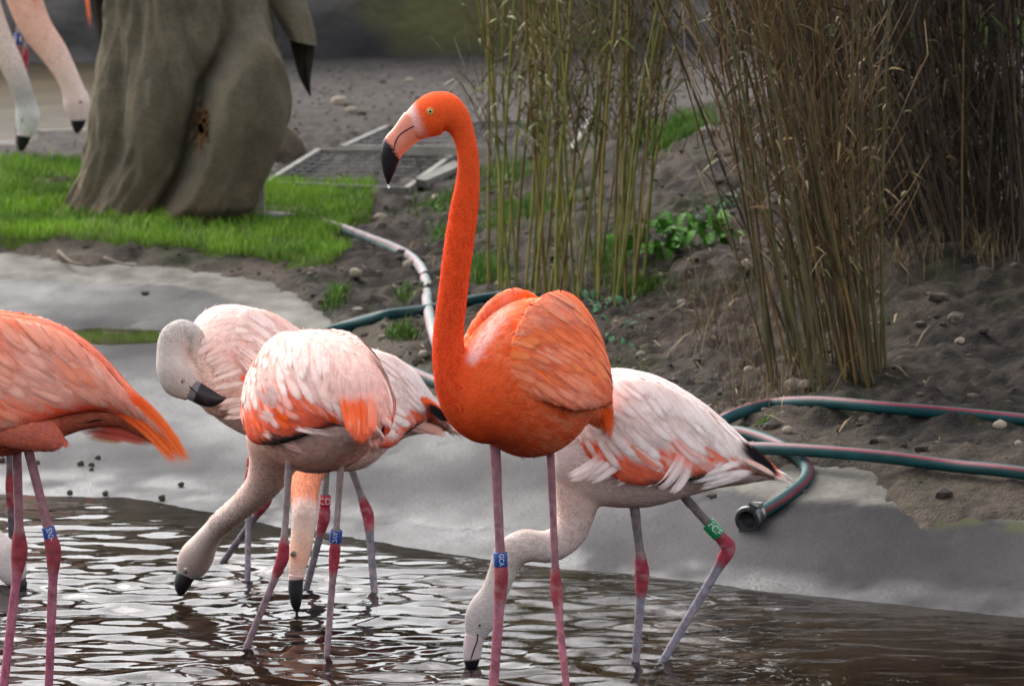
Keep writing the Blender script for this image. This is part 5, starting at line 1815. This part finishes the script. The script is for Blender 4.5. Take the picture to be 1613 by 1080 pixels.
# ---- stones one can pick out
stones = [(1253, 614, 19, 'pale round stone at the foot of the leaning canes'), (600, 348, 13, 'pale stone on bare soil beyond the lawn'), (1512, 540, 9, None), (1268, 608, 10, None), (1180, 585, 9, None), (1180, 420, 13, None), (1040, 440, 11, None),
          (1010, 560, 8, None), (1235, 652, 6, None), (1575, 672, 11, None), (690, 318, 13, None), (745, 300, 15, None), (645, 420, 12, None), (560, 432, 10, None), (1180, 640, 7, None), (1455, 605, 6, None), (1480, 640, 6, None),
          (1415, 600, 6, None), (535, 165, 14, None), (555, 180, 12, None), (645, 130, 8, None), (1100, 432, 10, None), (1130, 520, 7, None), (1075, 480, 9, None), (1560, 465, 8, None), (1605, 700, 7, None), (1240, 680, 9, None), (668, 560, 9, None)]
def stone_label(px, py):
    if py < 200:
        return 'rounded stone on the grey path beyond the wire panels'
    if px < 660 and py > 400:
        return 'small stone on the soil between lawn and pale hose'
    if px < 760:
        return 'small stone on bare soil near the kerb stone and pale hose'
    if py > 625:
        return 'small stone lying on the soil between the two teal hoses'
    if px > 1400:
        return 'small stone on the dark soil below the dense thicket'
    if px < 1150:
        return 'small stone on the slope between the green weed and the white bird'
    return 'small stone on the soil near the leaning brown canes'
for q, (px, py, r, lab) in enumerate(stones):
    p = on_ground(px, py)
    rr = r / ppm(p[1])
    V, F = rock(p + np.array([0, 0, rr * .25]), np.array([rr, rr * .9, rr]), 10 + q, .75, 2)
    solo('stone', V, F, M_rock, lab or stone_label(px, py), 'stone', None if lab else 'stones scattered on the soil')

# ---- droppings on the wet concrete and at the water's edge
M_drop = plain_mat('dropping', srgb(58, 46, 34), srgb(92, 72, 52), rough=.7, scale=60, bump=.4, bscale=200)
for q, (px, py, r) in enumerate(((127, 733, 6), (154, 723, 5), (144, 734, 5), (144, 741, 4), (58, 731, 5), (2, 728, 7), (255, 787, 6), (166, 779, 5), (110, 778, 5), (285, 765, 5))):
    p = on_ground(px, py, terrain)
    rr = r / ppm(p[1])
    V, F = rock(p + np.array([0, 0, rr * .6]), np.array([rr, rr, rr]), 60 + q, .9, 2)
    solo('dropping', V, F, M_drop, 'round brown dropping in the little cluster on the wet concrete' if q < 4 else ('brown dropping lying right at the water line' if q in (6, 7, 8) else 'single brown dropping apart from the cluster on the wet concrete'), 'dropping', 'droppings on the wet concrete')
for q, (px, py, r) in enumerate(((815, 612, 3), (1120, 782, 6), (1245, 770, 5), (1262, 776, 6), (1258, 766, 4), (228, 463, 5))):
    p = on_ground(px, py, lambda a, b: float(land(np.array([a]), np.array([b]))[0]))
    rr = r / ppm(p[1])
    V, F = rock(p + np.array([0, 0, rr * .4]), np.array([rr * 1.5, rr, rr]), 80 + q, .7, 2)
    solo('soil_crumb', V, F, M_clod, 'small brown crumb of soil fallen on the pale concrete', 'soil crumb', 'soil crumbs on the concrete')

# ---- pebbles, crumbs and litter (beyond counting)
B = Build()
Vi, Fi = ico(1)
n = 6000
x, y = rng.uniform(-2.2, 2.0, n), rng.uniform(11.4, 26, n)
k = (outside(x, y) > .03) & (in_lawn(x, y) < 0)
x, y = x[k], y[k]
z = soil_z(x, y)
for q in range(len(x)):
    r = np.exp(random.gauss(math.log(.0065), .5)) * (.8 if y[q] > 20 else 1)
    Vp = Vi * (1 + .3 * rng.normal(0, .5, (len(Vi), 1)).clip(-1, 1)) * r * np.array([1.2, 1, .7])
    g = random.random() ** 3
    c = (srgb(62, 55, 48) * (1 - g) + srgb(132, 122, 110) * g) * random.uniform(.6, 1.05)
    B.add(Vp + np.array([x[q], y[q], z[q] + r * .2]), tris=Fi, col=c)
M_peb = attr_mat('pebble', rough=.9, noise=.2, scale=60, bump=0, spec=.2)
link('pebble_litter', mesh('pebble_litter', *B.args(), M_peb, B.col, smooth=False), kind='stuff')
B = Build()
n = 2600
x, y = rng.uniform(-.9, 2.0, n), rng.uniform(11.6, 19.5, n)
dens = np.exp(-((x - .78) / .35) ** 2 - ((y - 13.3) / .6) ** 2) + .8 * np.exp(-((x - .2) / .4) ** 2 - ((y - 15.3) / .8) ** 2) + np.exp(-((x - 1.2) / .5) ** 2 - ((y - 14.7) / .6) ** 2) + .12
k = (outside(x, y) > .02) & (rng.random(n) < dens)
for a, b in zip(x[k], y[k]):
    th, l = random.uniform(0, 6.28), random.uniform(.02, .10)
    e = np.array([a + l * math.cos(th), b + l * math.sin(th)])
    p0, p1 = np.array([a, b, gz(a, b) + .004]), np.array([e[0], e[1], gz(*e) + random.uniform(.004, .03)])
    w = random.uniform(.0008, .0035)
    sd = unit(np.cross(p1 - p0, [0, 0, 1])) * w
    mid = (p0 + p1) / 2 + np.array([0, 0, .008])
    B.add(np.array([p0 - sd * .4, p0 + sd * .4, mid + sd, mid - sd, p1]), quads=[[0, 1, 2, 3]], tris=[[3, 2, 4]], col=(srgb(112, 92, 66) + (srgb(178, 158, 124) - srgb(112, 92, 66)) * random.random()) * random.uniform(.5, 1))
link('leaf_litter', mesh('leaf_litter', *B.args(), M_peb, B.col), kind='stuff')
# twigs at the lawn's broken edge
for q, (pts, r) in enumerate(([[(92, 402), (104, 412), (116, 420), (140, 424)], 4], [[(165, 412), (185, 419), (210, 424)], 3.2], [[(1310, 515), (1345, 520), (1400, 512)], 3], [[(1050, 500), (1090, 496), (1120, 508)], 3])):
    P = spline(np.array([on_ground(a, b) + np.array([0, 0, .012]) for a, b in pts]), 12)
    V, Qt, Tt = tube(P, np.interp(np.linspace(0, 1, 12), [0, 1], [r, r * .4]) / ppm(P[0][1]) , 6)
    solo('dead_twig', V, [Qt, Tt], M_clod, ('bent dead twig at the broken edge of the lawn' if q < 2 else 'thin dead twig lying on dark soil near the canes'), 'twig', ('twigs along the lawn edge' if q < 2 else 'twigs on the bank'))

# ================================================================== wire mesh panels lying on the soil behind
M_frame = plain_mat('pale_timber', srgb(100, 96, 90), srgb(130, 126, 118), rough=.9, scale=10, bump=.4, bscale=50)
M_wire = plain_mat('galvanised_wire', srgb(70, 70, 70), srgb(92, 92, 92), rough=.7, scale=40, bump=0, metal=.2)
def wire_panel(corners, label, nu=9, nv=7, w=.022):
    P = [on_ground(a, b, lambda x_, y_: terrain(x_, y_) + .05) for a, b in corners]
    base = np.mean(P, axis=0)
    t = thing('wire_panel', label, 'wire panel', base, None)
    for a, b in ((0, 1), (1, 2), (2, 3), (3, 0)):
        V, Q = bar(P[a], P[b], w, .035)
        part('frame_bar', V, Q, M_frame, t, smooth=False)
    B_ = Build()
    for k in range(1, nu):
        s = k / nu
        V, Q, T = tube([P[0] * (1 - s) + P[1] * s, P[3] * (1 - s) + P[2] * s], .0022, 4)
        B_.add(V, Q, T)
    for k in range(1, nv):
        s = k / nv
        V, Q, T = tube([P[0] * (1 - s) + P[3] * s, P[1] * (1 - s) + P[2] * s], .0022, 4)
        B_.add(V + np.array([0, 0, .004]), Q, T)
    part('wire_mesh', *B_.args(), M_wire, t)
wire_panel([(418, 293), (640, 302), (722, 243), (502, 241)], 'pale framed wire panel lying on soil next to the lawn and sacking', 9, 9)
wire_panel([(540, 236), (900, 240), (930, 190), (610, 204)], 'wider pale framed wire panel lying behind the first, beyond the tall bird', 11, 6)
p0, p1 = on_ground(664, 298) + np.array([0, 0, .02]), on_ground(722, 270) + np.array([0, 0, .02])
V, Q = bar(p0, p1, .035, .03)
solo('kerb_stone', V + rng.normal(0, .004, V.shape), Q, M_frame, 'long pale kerb stone along the side of the wire panel', 'kerb stone', smooth=False)

# ================================================================== hoses
M_hose = attr_mat('hose_rubber', rough=.55, noise=.28, scale=26, bump=.2, bscale=120, spec=.25)
TEAL, TEAL_D, STRIPE = srgb(18, 68, 70), srgb(22, 74, 78), srgb(112, 42, 54)
GLARE_PALE, GLARE_STRIPE = srgb(132, 146, 144), srgb(156, 132, 132)  # same kind of hose; its wet glare is painted in as pale colour
def hose_geo(pts, r, stripe_deg, c, cs, lift=0.0, n=150, hw=24):
    """pts: px, py [, extra height]; lies on whatever is below"""
    P = []
    for q in pts:
        g = on_ground(q[0], q[1], lambda a, b: float(np.maximum(land(np.array([a]), np.array([b]))[0], terrain(a, b))) + r * .8 + (q[2] if len(q) > 2 else 0))
        P.append(g)
    C = spline(np.array(P), n)
    sides = 28
    V, Q, T = tube(C, r, sides)
    ang = np.degrees(np.arange(sides) / sides * 2 * np.pi)
    st = np.interp(np.linspace(0, 1, n), np.linspace(0, 1, len(stripe_deg)), stripe_deg)
    dd = np.abs((ang[None] - st[:, None] + 180) % 360 - 180)
    w = sstep(hw, hw - 9, dd)[..., None]
    dirt = (.86 + .5 * fbm(np.linspace(0, 30, n)[:, None] + 0 * ang[None], ang[None] / 40 + 0 * dd, 3, 130))[..., None]
    col = (c * (1 - w) + cs * w) * dirt
    col = np.vstack([col.reshape(-1, 3), c[None], c[None]])
    return C, V, Q, T, col
HR = .0160
# upper hose: from the right, loops round behind the white bird and ends in the coupling
C, V, Q, T, col = hose_geo([(1850, 690), (1613, 661), (1400, 642), (1290, 633), (1215, 637), (1155, 654), (1118, 676), (1122, 690, .004), (1160, 680, .004), (1225, 700, 0), (1266, 728, 0), (1268, 756, 0), (1232, 787, 0), (1190, 812, .008)],
                           HR, [132, 132, 128, 128, 120, 100, 90, 90, 80, 100, 150, 195, 200, 200], TEAL, STRIPE, n=220)
base = C[-1].copy()
hose1 = thing('coupled_hose', 'teal hose with red stripe ending in a metal coupling on the concrete', 'hose', base, None)
part('hose_tube', V, [Q, T], M_hose, hose1, col)
M_metal = plain_mat('dull_metal', srgb(70, 72, 70), srgb(120, 122, 118), rough=.38, scale=40, bump=.2, bscale=120, metal=.85)
M_clamp = plain_mat('clamp_steel', srgb(140, 140, 132), srgb(180, 180, 172), rough=.35, scale=40, bump=.1, metal=.8)
M_rubber = plain_mat('black_rubber', srgb(16, 16, 16), srgb(26, 26, 26), rough=.6, scale=40, bump=.1)
e0 = C[-1]
ax = unit(C[-1] - C[-8])
ax = unit(ax + np.array([-.1, -.38, 0]))
A_ = unit(np.cross(ax, [0, 0, 1]))
B2 = np.cross(A_, ax)
def revolve(prof, c0, ax, n=28):
    ang = np.arange(n) / n * 2 * np.pi
    ring = np.cos(ang)[:, None] * A_ + np.sin(ang)[:, None] * B2
    V = np.vstack([c0 + ax * a + ring * b for a, b in prof])
    i, j = np.meshgrid(np.arange(len(prof) - 1), np.arange(n), indexing='ij')
    return V, np.stack([i * n + j, i * n + (j + 1) % n, (i + 1) * n + (j + 1) % n, (i + 1) * n + j], -1).reshape(-1, 4)
V, Q = revolve([(-.004, .012), (-.004, .021), (.010, .022), (.014, .027), (.030, .029), (.034, .033), (.044, .034), (.047, .032), (.047, .025), (.020, .023), (.018, .004)], e0, ax)
coup = part('coupling', V, Q, M_metal, hose1)
V, Q = revolve([(.0455, .0262), (.049, .0262), (.049, .0225), (.022, .0215), (.021, .001)], e0, ax)
part('rubber_seal', V, Q, M_rubber, coup)
for s_ in (0, 1):
    th = math.radians(118 + 180 * s_)
    rd = math.cos(th) * A_ + math.sin(th) * B2
    tg = np.cross(ax, rd)
    R = np.stack([rd, tg, ax], 1)
    Vv, Qq = box(e0 + ax * .044 + rd * .038, (.007, .008, .007), R)
    V2, Q2 = box(e0 + ax * .052 + rd * .044, (.004, .011, .006), R)
    part('claw', np.vstack([Vv, V2]), np.vstack([Qq, Q2 + 8]), M_metal, coup, smooth=False)
V, Q = revolve([(-.022, .0172), (-.022, .0192), (-.008, .0192), (-.008, .0172)], e0, ax)
clampo = part('hose_clamp', V, Q, M_clamp, hose1)
Vv, Qq = box(e0 - ax * .012 + B2 * .024, (.006, .013, .006), np.stack([ax, A_, B2], 1))
part('clamp_screw', Vv, Qq, M_clamp, clampo, smooth=False)

# lower hose: from the right, behind the birds, comes back over the soil behind the tall bird
C, V, Q, T, col = hose_geo([(1850, 785), (1613, 745, .012), (1500, 733, .016), (1400, 720, .018), (1300, 711, .020), (1215, 706, .026), (1140, 704, .012), (1050, 690), (960, 672), (860, 648), (770, 628), (700, 607), (650, 586), (590, 560), (520, 545), (498, 533), (520, 521), (560, 509), (610, 496), (680, 486), (745, 473), (800, 466), (850, 470)],
                           HR, [140, 135, 128, 124, 124, 124, 130, 130, 130, 150, 200, 240, 260, 260, 260], TEAL, STRIPE, n=300)
solo('teal_hose', V, [Q, T], M_hose, 'long teal hose with red stripe running behind the birds along the concrete edge', 'hose', col=col)
C, V, Q, T, col = hose_geo([(380, 338, .02), (430, 340, .02), (480, 345, .015), (530, 357), (585, 377), (632, 396), (660, 418), (671, 445), (673, 475), (678, 505), (690, 545), (712, 580)],
                           .0165, [60, 60, 50, 40, 30, 20], GLARE_PALE, GLARE_STRIPE, n=140, hw=32)
solo('pale_hose', V, [Q, T], M_hose, 'hose with wet glare painted into its pale colour, curving out of the lawn across bare soil', 'hose', col=col)

# ================================================================== bamboo
def cane_variants(nv, H, bend, r0, seed):
    out = []
    rr = random.Random(seed)
    for v in range(nv):
        n = 64
        h = np.linspace(0, H, n)
        b = bend * rr.uniform(.3, 1.3)
        x = b * (h / H) ** 2.1
        y = .05 * np.sin(h * rr.uniform(2, 5) + rr.uniform(0, 6)) * h / H
        x = x + .02 * np.sin(h * rr.uniform(3, 6) + rr.uniform(0, 6)) * h / H
        r = np.interp(h, [0, .4 * H, H], [r0, r0 * .9, r0 * .25])
        node = rr.uniform(.13, .19)
        k = np.abs((h / node + .5) % 1 - .5) * node
        r = r * (1 + .22 * (k < .016))
        V, Q, T = tube(np.stack([x, y, h], -1), r, 7)
        g = np.repeat(np.where(k < .018, .72, 1.0), 7)
        g = np.concatenate([g, [1, 1]])[:, None] * np.ones(3)
        out.append((V, [Q, T], g))
    return out
def cane_mat(name, stops):
    m, nt, N, L, bs = new_mat(name)
    oi = N.new('ShaderNodeObjectInfo')
    rp = ramp(N, stops)
    L.new(oi.outputs['Random'], rp.inputs[0])
    at = nd(N, 'ShaderNodeAttribute', attribute_name='Col')
    tc = N.new('ShaderNodeTexCoord')
    no = nd(N, 'ShaderNodeTexNoise', Scale=16.0, Detail=4.0)
    mp = N.new('ShaderNodeMapping')
    mp.inputs['Scale'].default_value = (3, 3, .5)
    L.new(tc.outputs['Object'], mp.inputs[0])
    L.new(mp.outputs[0], no.inputs['Vector'])
    mr = nd(N, 'ShaderNodeMapRange')
    mr.inputs['To Min'].default_value = .45
    mr.inputs['To Max'].default_value = 1.5
    L.new(no.outputs[0], mr.inputs['Value'])
    v1 = nd(N, 'ShaderNodeVectorMath', operation='MULTIPLY')
    v2 = nd(N, 'ShaderNodeVectorMath', operation='MULTIPLY')
    L.new(rp.outputs[0], v1.inputs[0])
    L.new(at.outputs['Color'], v1.inputs[1])
    L.new(v1.outputs[0], v2.inputs[0])
    L.new(mr.outputs[0], v2.inputs[1])
    L.new(v2.outputs[0], bs.inputs['Base Color'])
    bs.inputs['Roughness'].default_value = .55
    bs.inputs['Specular IOR Level'].default_value = .3
    return m
M_cane_g = cane_mat('green_cane', [(0, srgb(84, 92, 36)), (.4, srgb(122, 124, 52)), (.7, srgb(146, 134, 68)), (1, srgb(110, 90, 54))])
M_cane_b = cane_mat('brown_cane', [(0, srgb(62, 52, 36)), (.4, srgb(92, 76, 50)), (.75, srgb(82, 80, 44)), (1, srgb(128, 102, 62))])
M_cane_d = cane_mat('dark_cane', [(0, srgb(40, 34, 27)), (.5, srgb(62, 51, 38)), (.85, srgb(82, 66, 46)), (1, srgb(108, 86, 58))])
M_leaf = attr_mat('bamboo_leaf', rough=.6, noise=.2, scale=20, bump=0, spec=.3)

def clump(label, mat, places, H, bend, r0, seed, twigs, leaves, leafcol, twigcol, centre, zr):
    """places: (x, y, lean angle about view axis [deg, + right], lean away [deg], spin, scale)"""
    base = np.array([centre[0], centre[1], gz(centre[0], centre[1])])
    t = thing('bamboo_clump', label, 'bamboo', base)
    meshes = []
    for V, F, g in cane_variants(7, H, bend, r0, seed):
        meshes.append(mesh('cane', V, F, mat, g))
    rr = random.Random(seed)
    tops = []
    for (x, y, lx_, ly_, spin, sc) in places:
        o = bpy.data.objects.new('cane', meshes[rr.randrange(7)])
        COL.objects.link(o)
        o.parent = t
        z = gz(x, y) - .02
        o.location = (x - base[0], y - base[1], z - base[2])
        q = Vector((0, 0, 1)).rotation_difference(Vector((math.tan(math.radians(lx_)), math.tan(math.radians(ly_)), 1)).normalized())
        o.rotation_mode = 'QUATERNION'
        from mathutils import Quaternion
        o.rotation_quaternion = q @ Quaternion((0, 0, 1), spin)
        o.scale = (sc, sc, rr.uniform(.75, 1.15))
        tops.append((np.array([x, y, z]), np.array([math.tan(math.radians(lx_)), math.tan(math.radians(ly_)), 1.0])))
    B_ = Build()
    for k in range(twigs):
        b0, d = tops[rr.randrange(len(tops))]
        h = rr.uniform(*zr)
        p = b0 + d * h + np.array([rr.gauss(0, .03), rr.gauss(0, .03), 0])
        th = rr.uniform(0, 6.28)
        l = rr.uniform(.08, .36)
        e = p + l * np.array([.45 * math.cos(th) + d[0] * .5, .45 * math.sin(th), rr.uniform(.35, 1.0)])
        m_ = (p + e) / 2 + np.array([rr.gauss(0, .015), rr.gauss(0, .015), .01])
        V, Q, T = tube([p, m_, e], [.0017, .0012, .0005], 3)
        B_.add(V, Q, T, col=twigcol * rr.uniform(.6, 1.3))
        if rr.random() < leaves:
            for _ in range(rr.randrange(1, 4)):
                s = rr.uniform(.4, 1.0)
                q0 = p * (1 - s) + e * s
                th2 = rr.uniform(0, 6.28)
                ld = unit(np.array([math.cos(th2), math.sin(th2), rr.uniform(-.9, .7)]))
                ll = rr.uniform(.03, .075)
                sd = unit(np.cross(ld, [rr.gauss(0, 1), rr.gauss(0, 1), 1])) * rr.uniform(.002, .0045)
                dn = np.array([0, 0, -.01])
                Vl = np.array([q0, q0 + ld * ll * .3 + sd, q0 + ld * ll * .3 - sd, q0 + ld * ll * .65 + sd * .8 + dn, q0 + ld * ll * .65 - sd * .8 + dn, q0 + ld * ll + dn * 2.5])
                B_.add(Vl, quads=[[1, 3, 4, 2]], tris=[[0, 1, 2], [3, 5, 4]], col=leafcol[rr.randrange(len(leafcol))] * rr.uniform(.6, 1.2))
    part('foliage', *B_.args(), M_leaf, t, B_.col, kind='stuff')
    return t

rr = random.Random(5)
pl = []
c1 = on_ground(890, 472)
for k in range(52):
    px = rr.choice([rr.uniform(785, 1000), rr.gauss(930, 42), rr.uniform(780, 900)])
    p = on_ground(px, rr.uniform(440, 480))
    pl.append((p[0], p[1], (px - 880) / 24 + rr.gauss(0, 4.2), rr.gauss(2, 4), rr.uniform(0, 6.28), rr.uniform(.4, 1.15)))
for px, ln in ((786, .6), (797, 2.4), (812, 3.2), (770, -1.5), (838, 4.5), (1000, 1.5)):
    p = on_ground(px, 455)
    pl.append((p[0], p[1], ln, 1, rr.uniform(0, 6.28), 1.0))
clump('loose clump of olive green canes growing behind the tall orange bird', M_cane_g, pl, 2.1, .28, .0048, 3, 1500, .5,
      [srgb(92, 112, 40), srgb(120, 132, 54), srgb(132, 116, 72), srgb(110, 92, 58)], srgb(104, 88, 58), c1, (.45, 1.5))
pl = []
c2 = on_ground(1320, 600)
for k in range(72):
    px = rr.choice([rr.uniform(1205, 1390), rr.gauss(1335, 30), rr.uniform(1330, 1392)])
    p = on_ground(px, rr.uniform(570, 606))
    pl.append((p[0], p[1], -10 + (px - 1300) / 34 + rr.gauss(0, 4.5), rr.gauss(0, 3), rr.uniform(0, 6.28), rr.uniform(.55, 1.1)))
for px, ln in ((1218, -6), (1228, -8), (1212, -4)):
    p = on_ground(px, 600)
    pl.append((p[0], p[1], ln, 1, 2.8, 1.0))
clump('clump of brownish canes leaning to one side just above the hoses', M_cane_b, pl, 2.1, .26, .0047, 9, 1300, .22,
      [srgb(132, 112, 70), srgb(150, 128, 84), srgb(92, 100, 44), srgb(112, 84, 52)], srgb(118, 94, 62), c2, (.25, 1.5))
pl = []
c3 = on_ground(1530, 400)
for k in range(265):
    px = rr.choice([rr.uniform(1395, 1800), rr.gauss(1500, 70), rr.uniform(1420, 1650)])
    p = on_ground(px, rr.uniform(352, 412))
    lean = -22 + (px - 1395) / 11.5 if px < 1640 else rr.gauss(2, 3)
    pl.append((p[0], p[1] + rr.uniform(0, .45), lean * 1.0 + rr.gauss(0, 7.0), rr.gauss(1, 4), rr.uniform(0, 6.28), rr.uniform(.45, .95)))
clump('dense dark thicket of dry brown canes on the raised bank', M_cane_d, pl, 2.3, .34, .0046, 13, 6500, .10,
      [srgb(100, 80, 52), srgb(80, 66, 46), srgb(70, 76, 38)], srgb(70, 56, 40), c3, (.05, 1.5))

# ================================================================== green weeds
def leaf_mesh(seed, L):
    r_ = random.Random(seed)
    n = 11
    s = np.linspace(0, 1, n)
    w = .22 * L * np.sin(np.pi * (s * .9 + .08)) * np.where(np.arange(n) % 2, 1.25, .62)
    zc = .22 * L * np.sin(np.pi * s * .8)
    V = np.vstack([np.stack([s * L, w, zc + .04 * L * rng.normal(size=n) * .3], -1), np.stack([s * L, 0 * s, zc - .03 * L], -1), np.stack([s * L, -w, zc + .04 * L * rng.normal(size=n) * .3], -1)])
    Q = []
    for k in range(n - 1):
        Q += [[k, n + k, n + k + 1, k + 1], [n + k, 2 * n + k, 2 * n + k + 1, n + k + 1]]
    return V, np.array(Q)
M_weed = plain_mat('weed_leaf', srgb(60, 104, 40), srgb(98, 144, 58), rough=.75, scale=14, bump=.2, bscale=60, random_tint=.35, spec=.12)
M_weed_b = plain_mat('blue_green_leaf', srgb(56, 96, 66), srgb(96, 136, 96), rough=.75, scale=14, bump=.2, bscale=60, random_tint=.3, spec=.12)
def weed(px, py, size, n, label, mat, seed, spread=1.0):
    p = on_ground(px, py)
    t = thing('leafy_weed', label, 'weed', p)
    ms = []
    for q in range(4):
        V, Q = leaf_mesh(seed + q, 1.0)
        ms.append(mesh('leaf', V, Q, mat))
    r_ = random.Random(seed)
    for k in range(n):
        o = bpy.data.objects.new('leaf', ms[r_.randrange(4)])
        COL.objects.link(o)
        o.parent = t
        x, y = r_.gauss(0, .38) * size * spread, r_.gauss(0, .5) * size
        o.location = (x, y, gz(p[0] + x, p[1] + y) - p[2] + r_.uniform(0, .30) * size)
        o.rotation_euler = (r_.gauss(0, .3), -r_.uniform(.0, .9), r_.uniform(0, 6.28))
        l = size * r_.uniform(.16, .36)
        o.scale = (l, l * r_.uniform(.8, 1.3), l)
weed(1075, 388, .20, 130, 'bright green leafy weed on the slope between the cane clumps', M_weed, 200, 1.2)
weed(1128, 345, .12, 40, 'bluish green weed tuft just above the bright leafy weed', M_weed_b, 210)
weed(950, 492, .10, 30, 'low bluish green weed at the foot of the olive canes', M_weed_b, 220)
weed(975, 535, .09, 26, 'dull green weed on dark soil beside the orange wing', M_weed_b, 230)
weed(700, 345, .07, 12, 'small green weed beside the pale hose', M_weed, 240)

# ---- dry grass stalks by the leaning canes
B = Build()
for px, py, n, h in ((1170, 560, 120, .16), (1215, 610, 160, .13), (1110, 520, 60, .16), (1290, 560, 70, .14), (1080, 470, 40, .16), (1250, 470, 60, .2), (1180, 480, 60, .2), (1340, 470, 60, .18), (1420, 420, 120, .12), (1560, 410, 120, .12)):
    g = on_ground(px, py)
    xs, ys = g[0] + rng.normal(0, .06, n), g[1] + rng.normal(0, .12, n)
    zs = soil_z(xs, ys) - .003
    c = srgb(98, 80, 54) + (srgb(168, 144, 102) - srgb(98, 80, 54)) * rng.random((n, 1)) ** 1.5
    V, Q, T, C = blades(xs, ys, zs, rng.uniform(.3, 1.1, n) * h, rng.uniform(.0006, .0014, n), c, .6)
    B.add(V, Q, T, col=C)
link('dry_grass', mesh('dry_grass', *B.args(), M_grass, B.col), kind='stuff')

# ---- a drop hanging from the tall bird's bill
p = at_y(611.8, 293.5, Y1 - .04)
Vs, Fs = ico(2)
M_drop_w, nt, N, L, bs = new_mat('water_drop')
bs.inputs['Base Color'].default_value = (.9, .95, 1, 1)
bs.inputs['Roughness'].default_value = .02
bs.inputs['Transmission Weight'].default_value = .6
bs.inputs['IOR'].default_value = 1.33
solo('water_drop', p + Vs * .0032 * np.array([1, 1, 1.2]), Fs, M_drop_w, 'clear water drop hanging from the black bill tip of the tall bird', 'water drop')
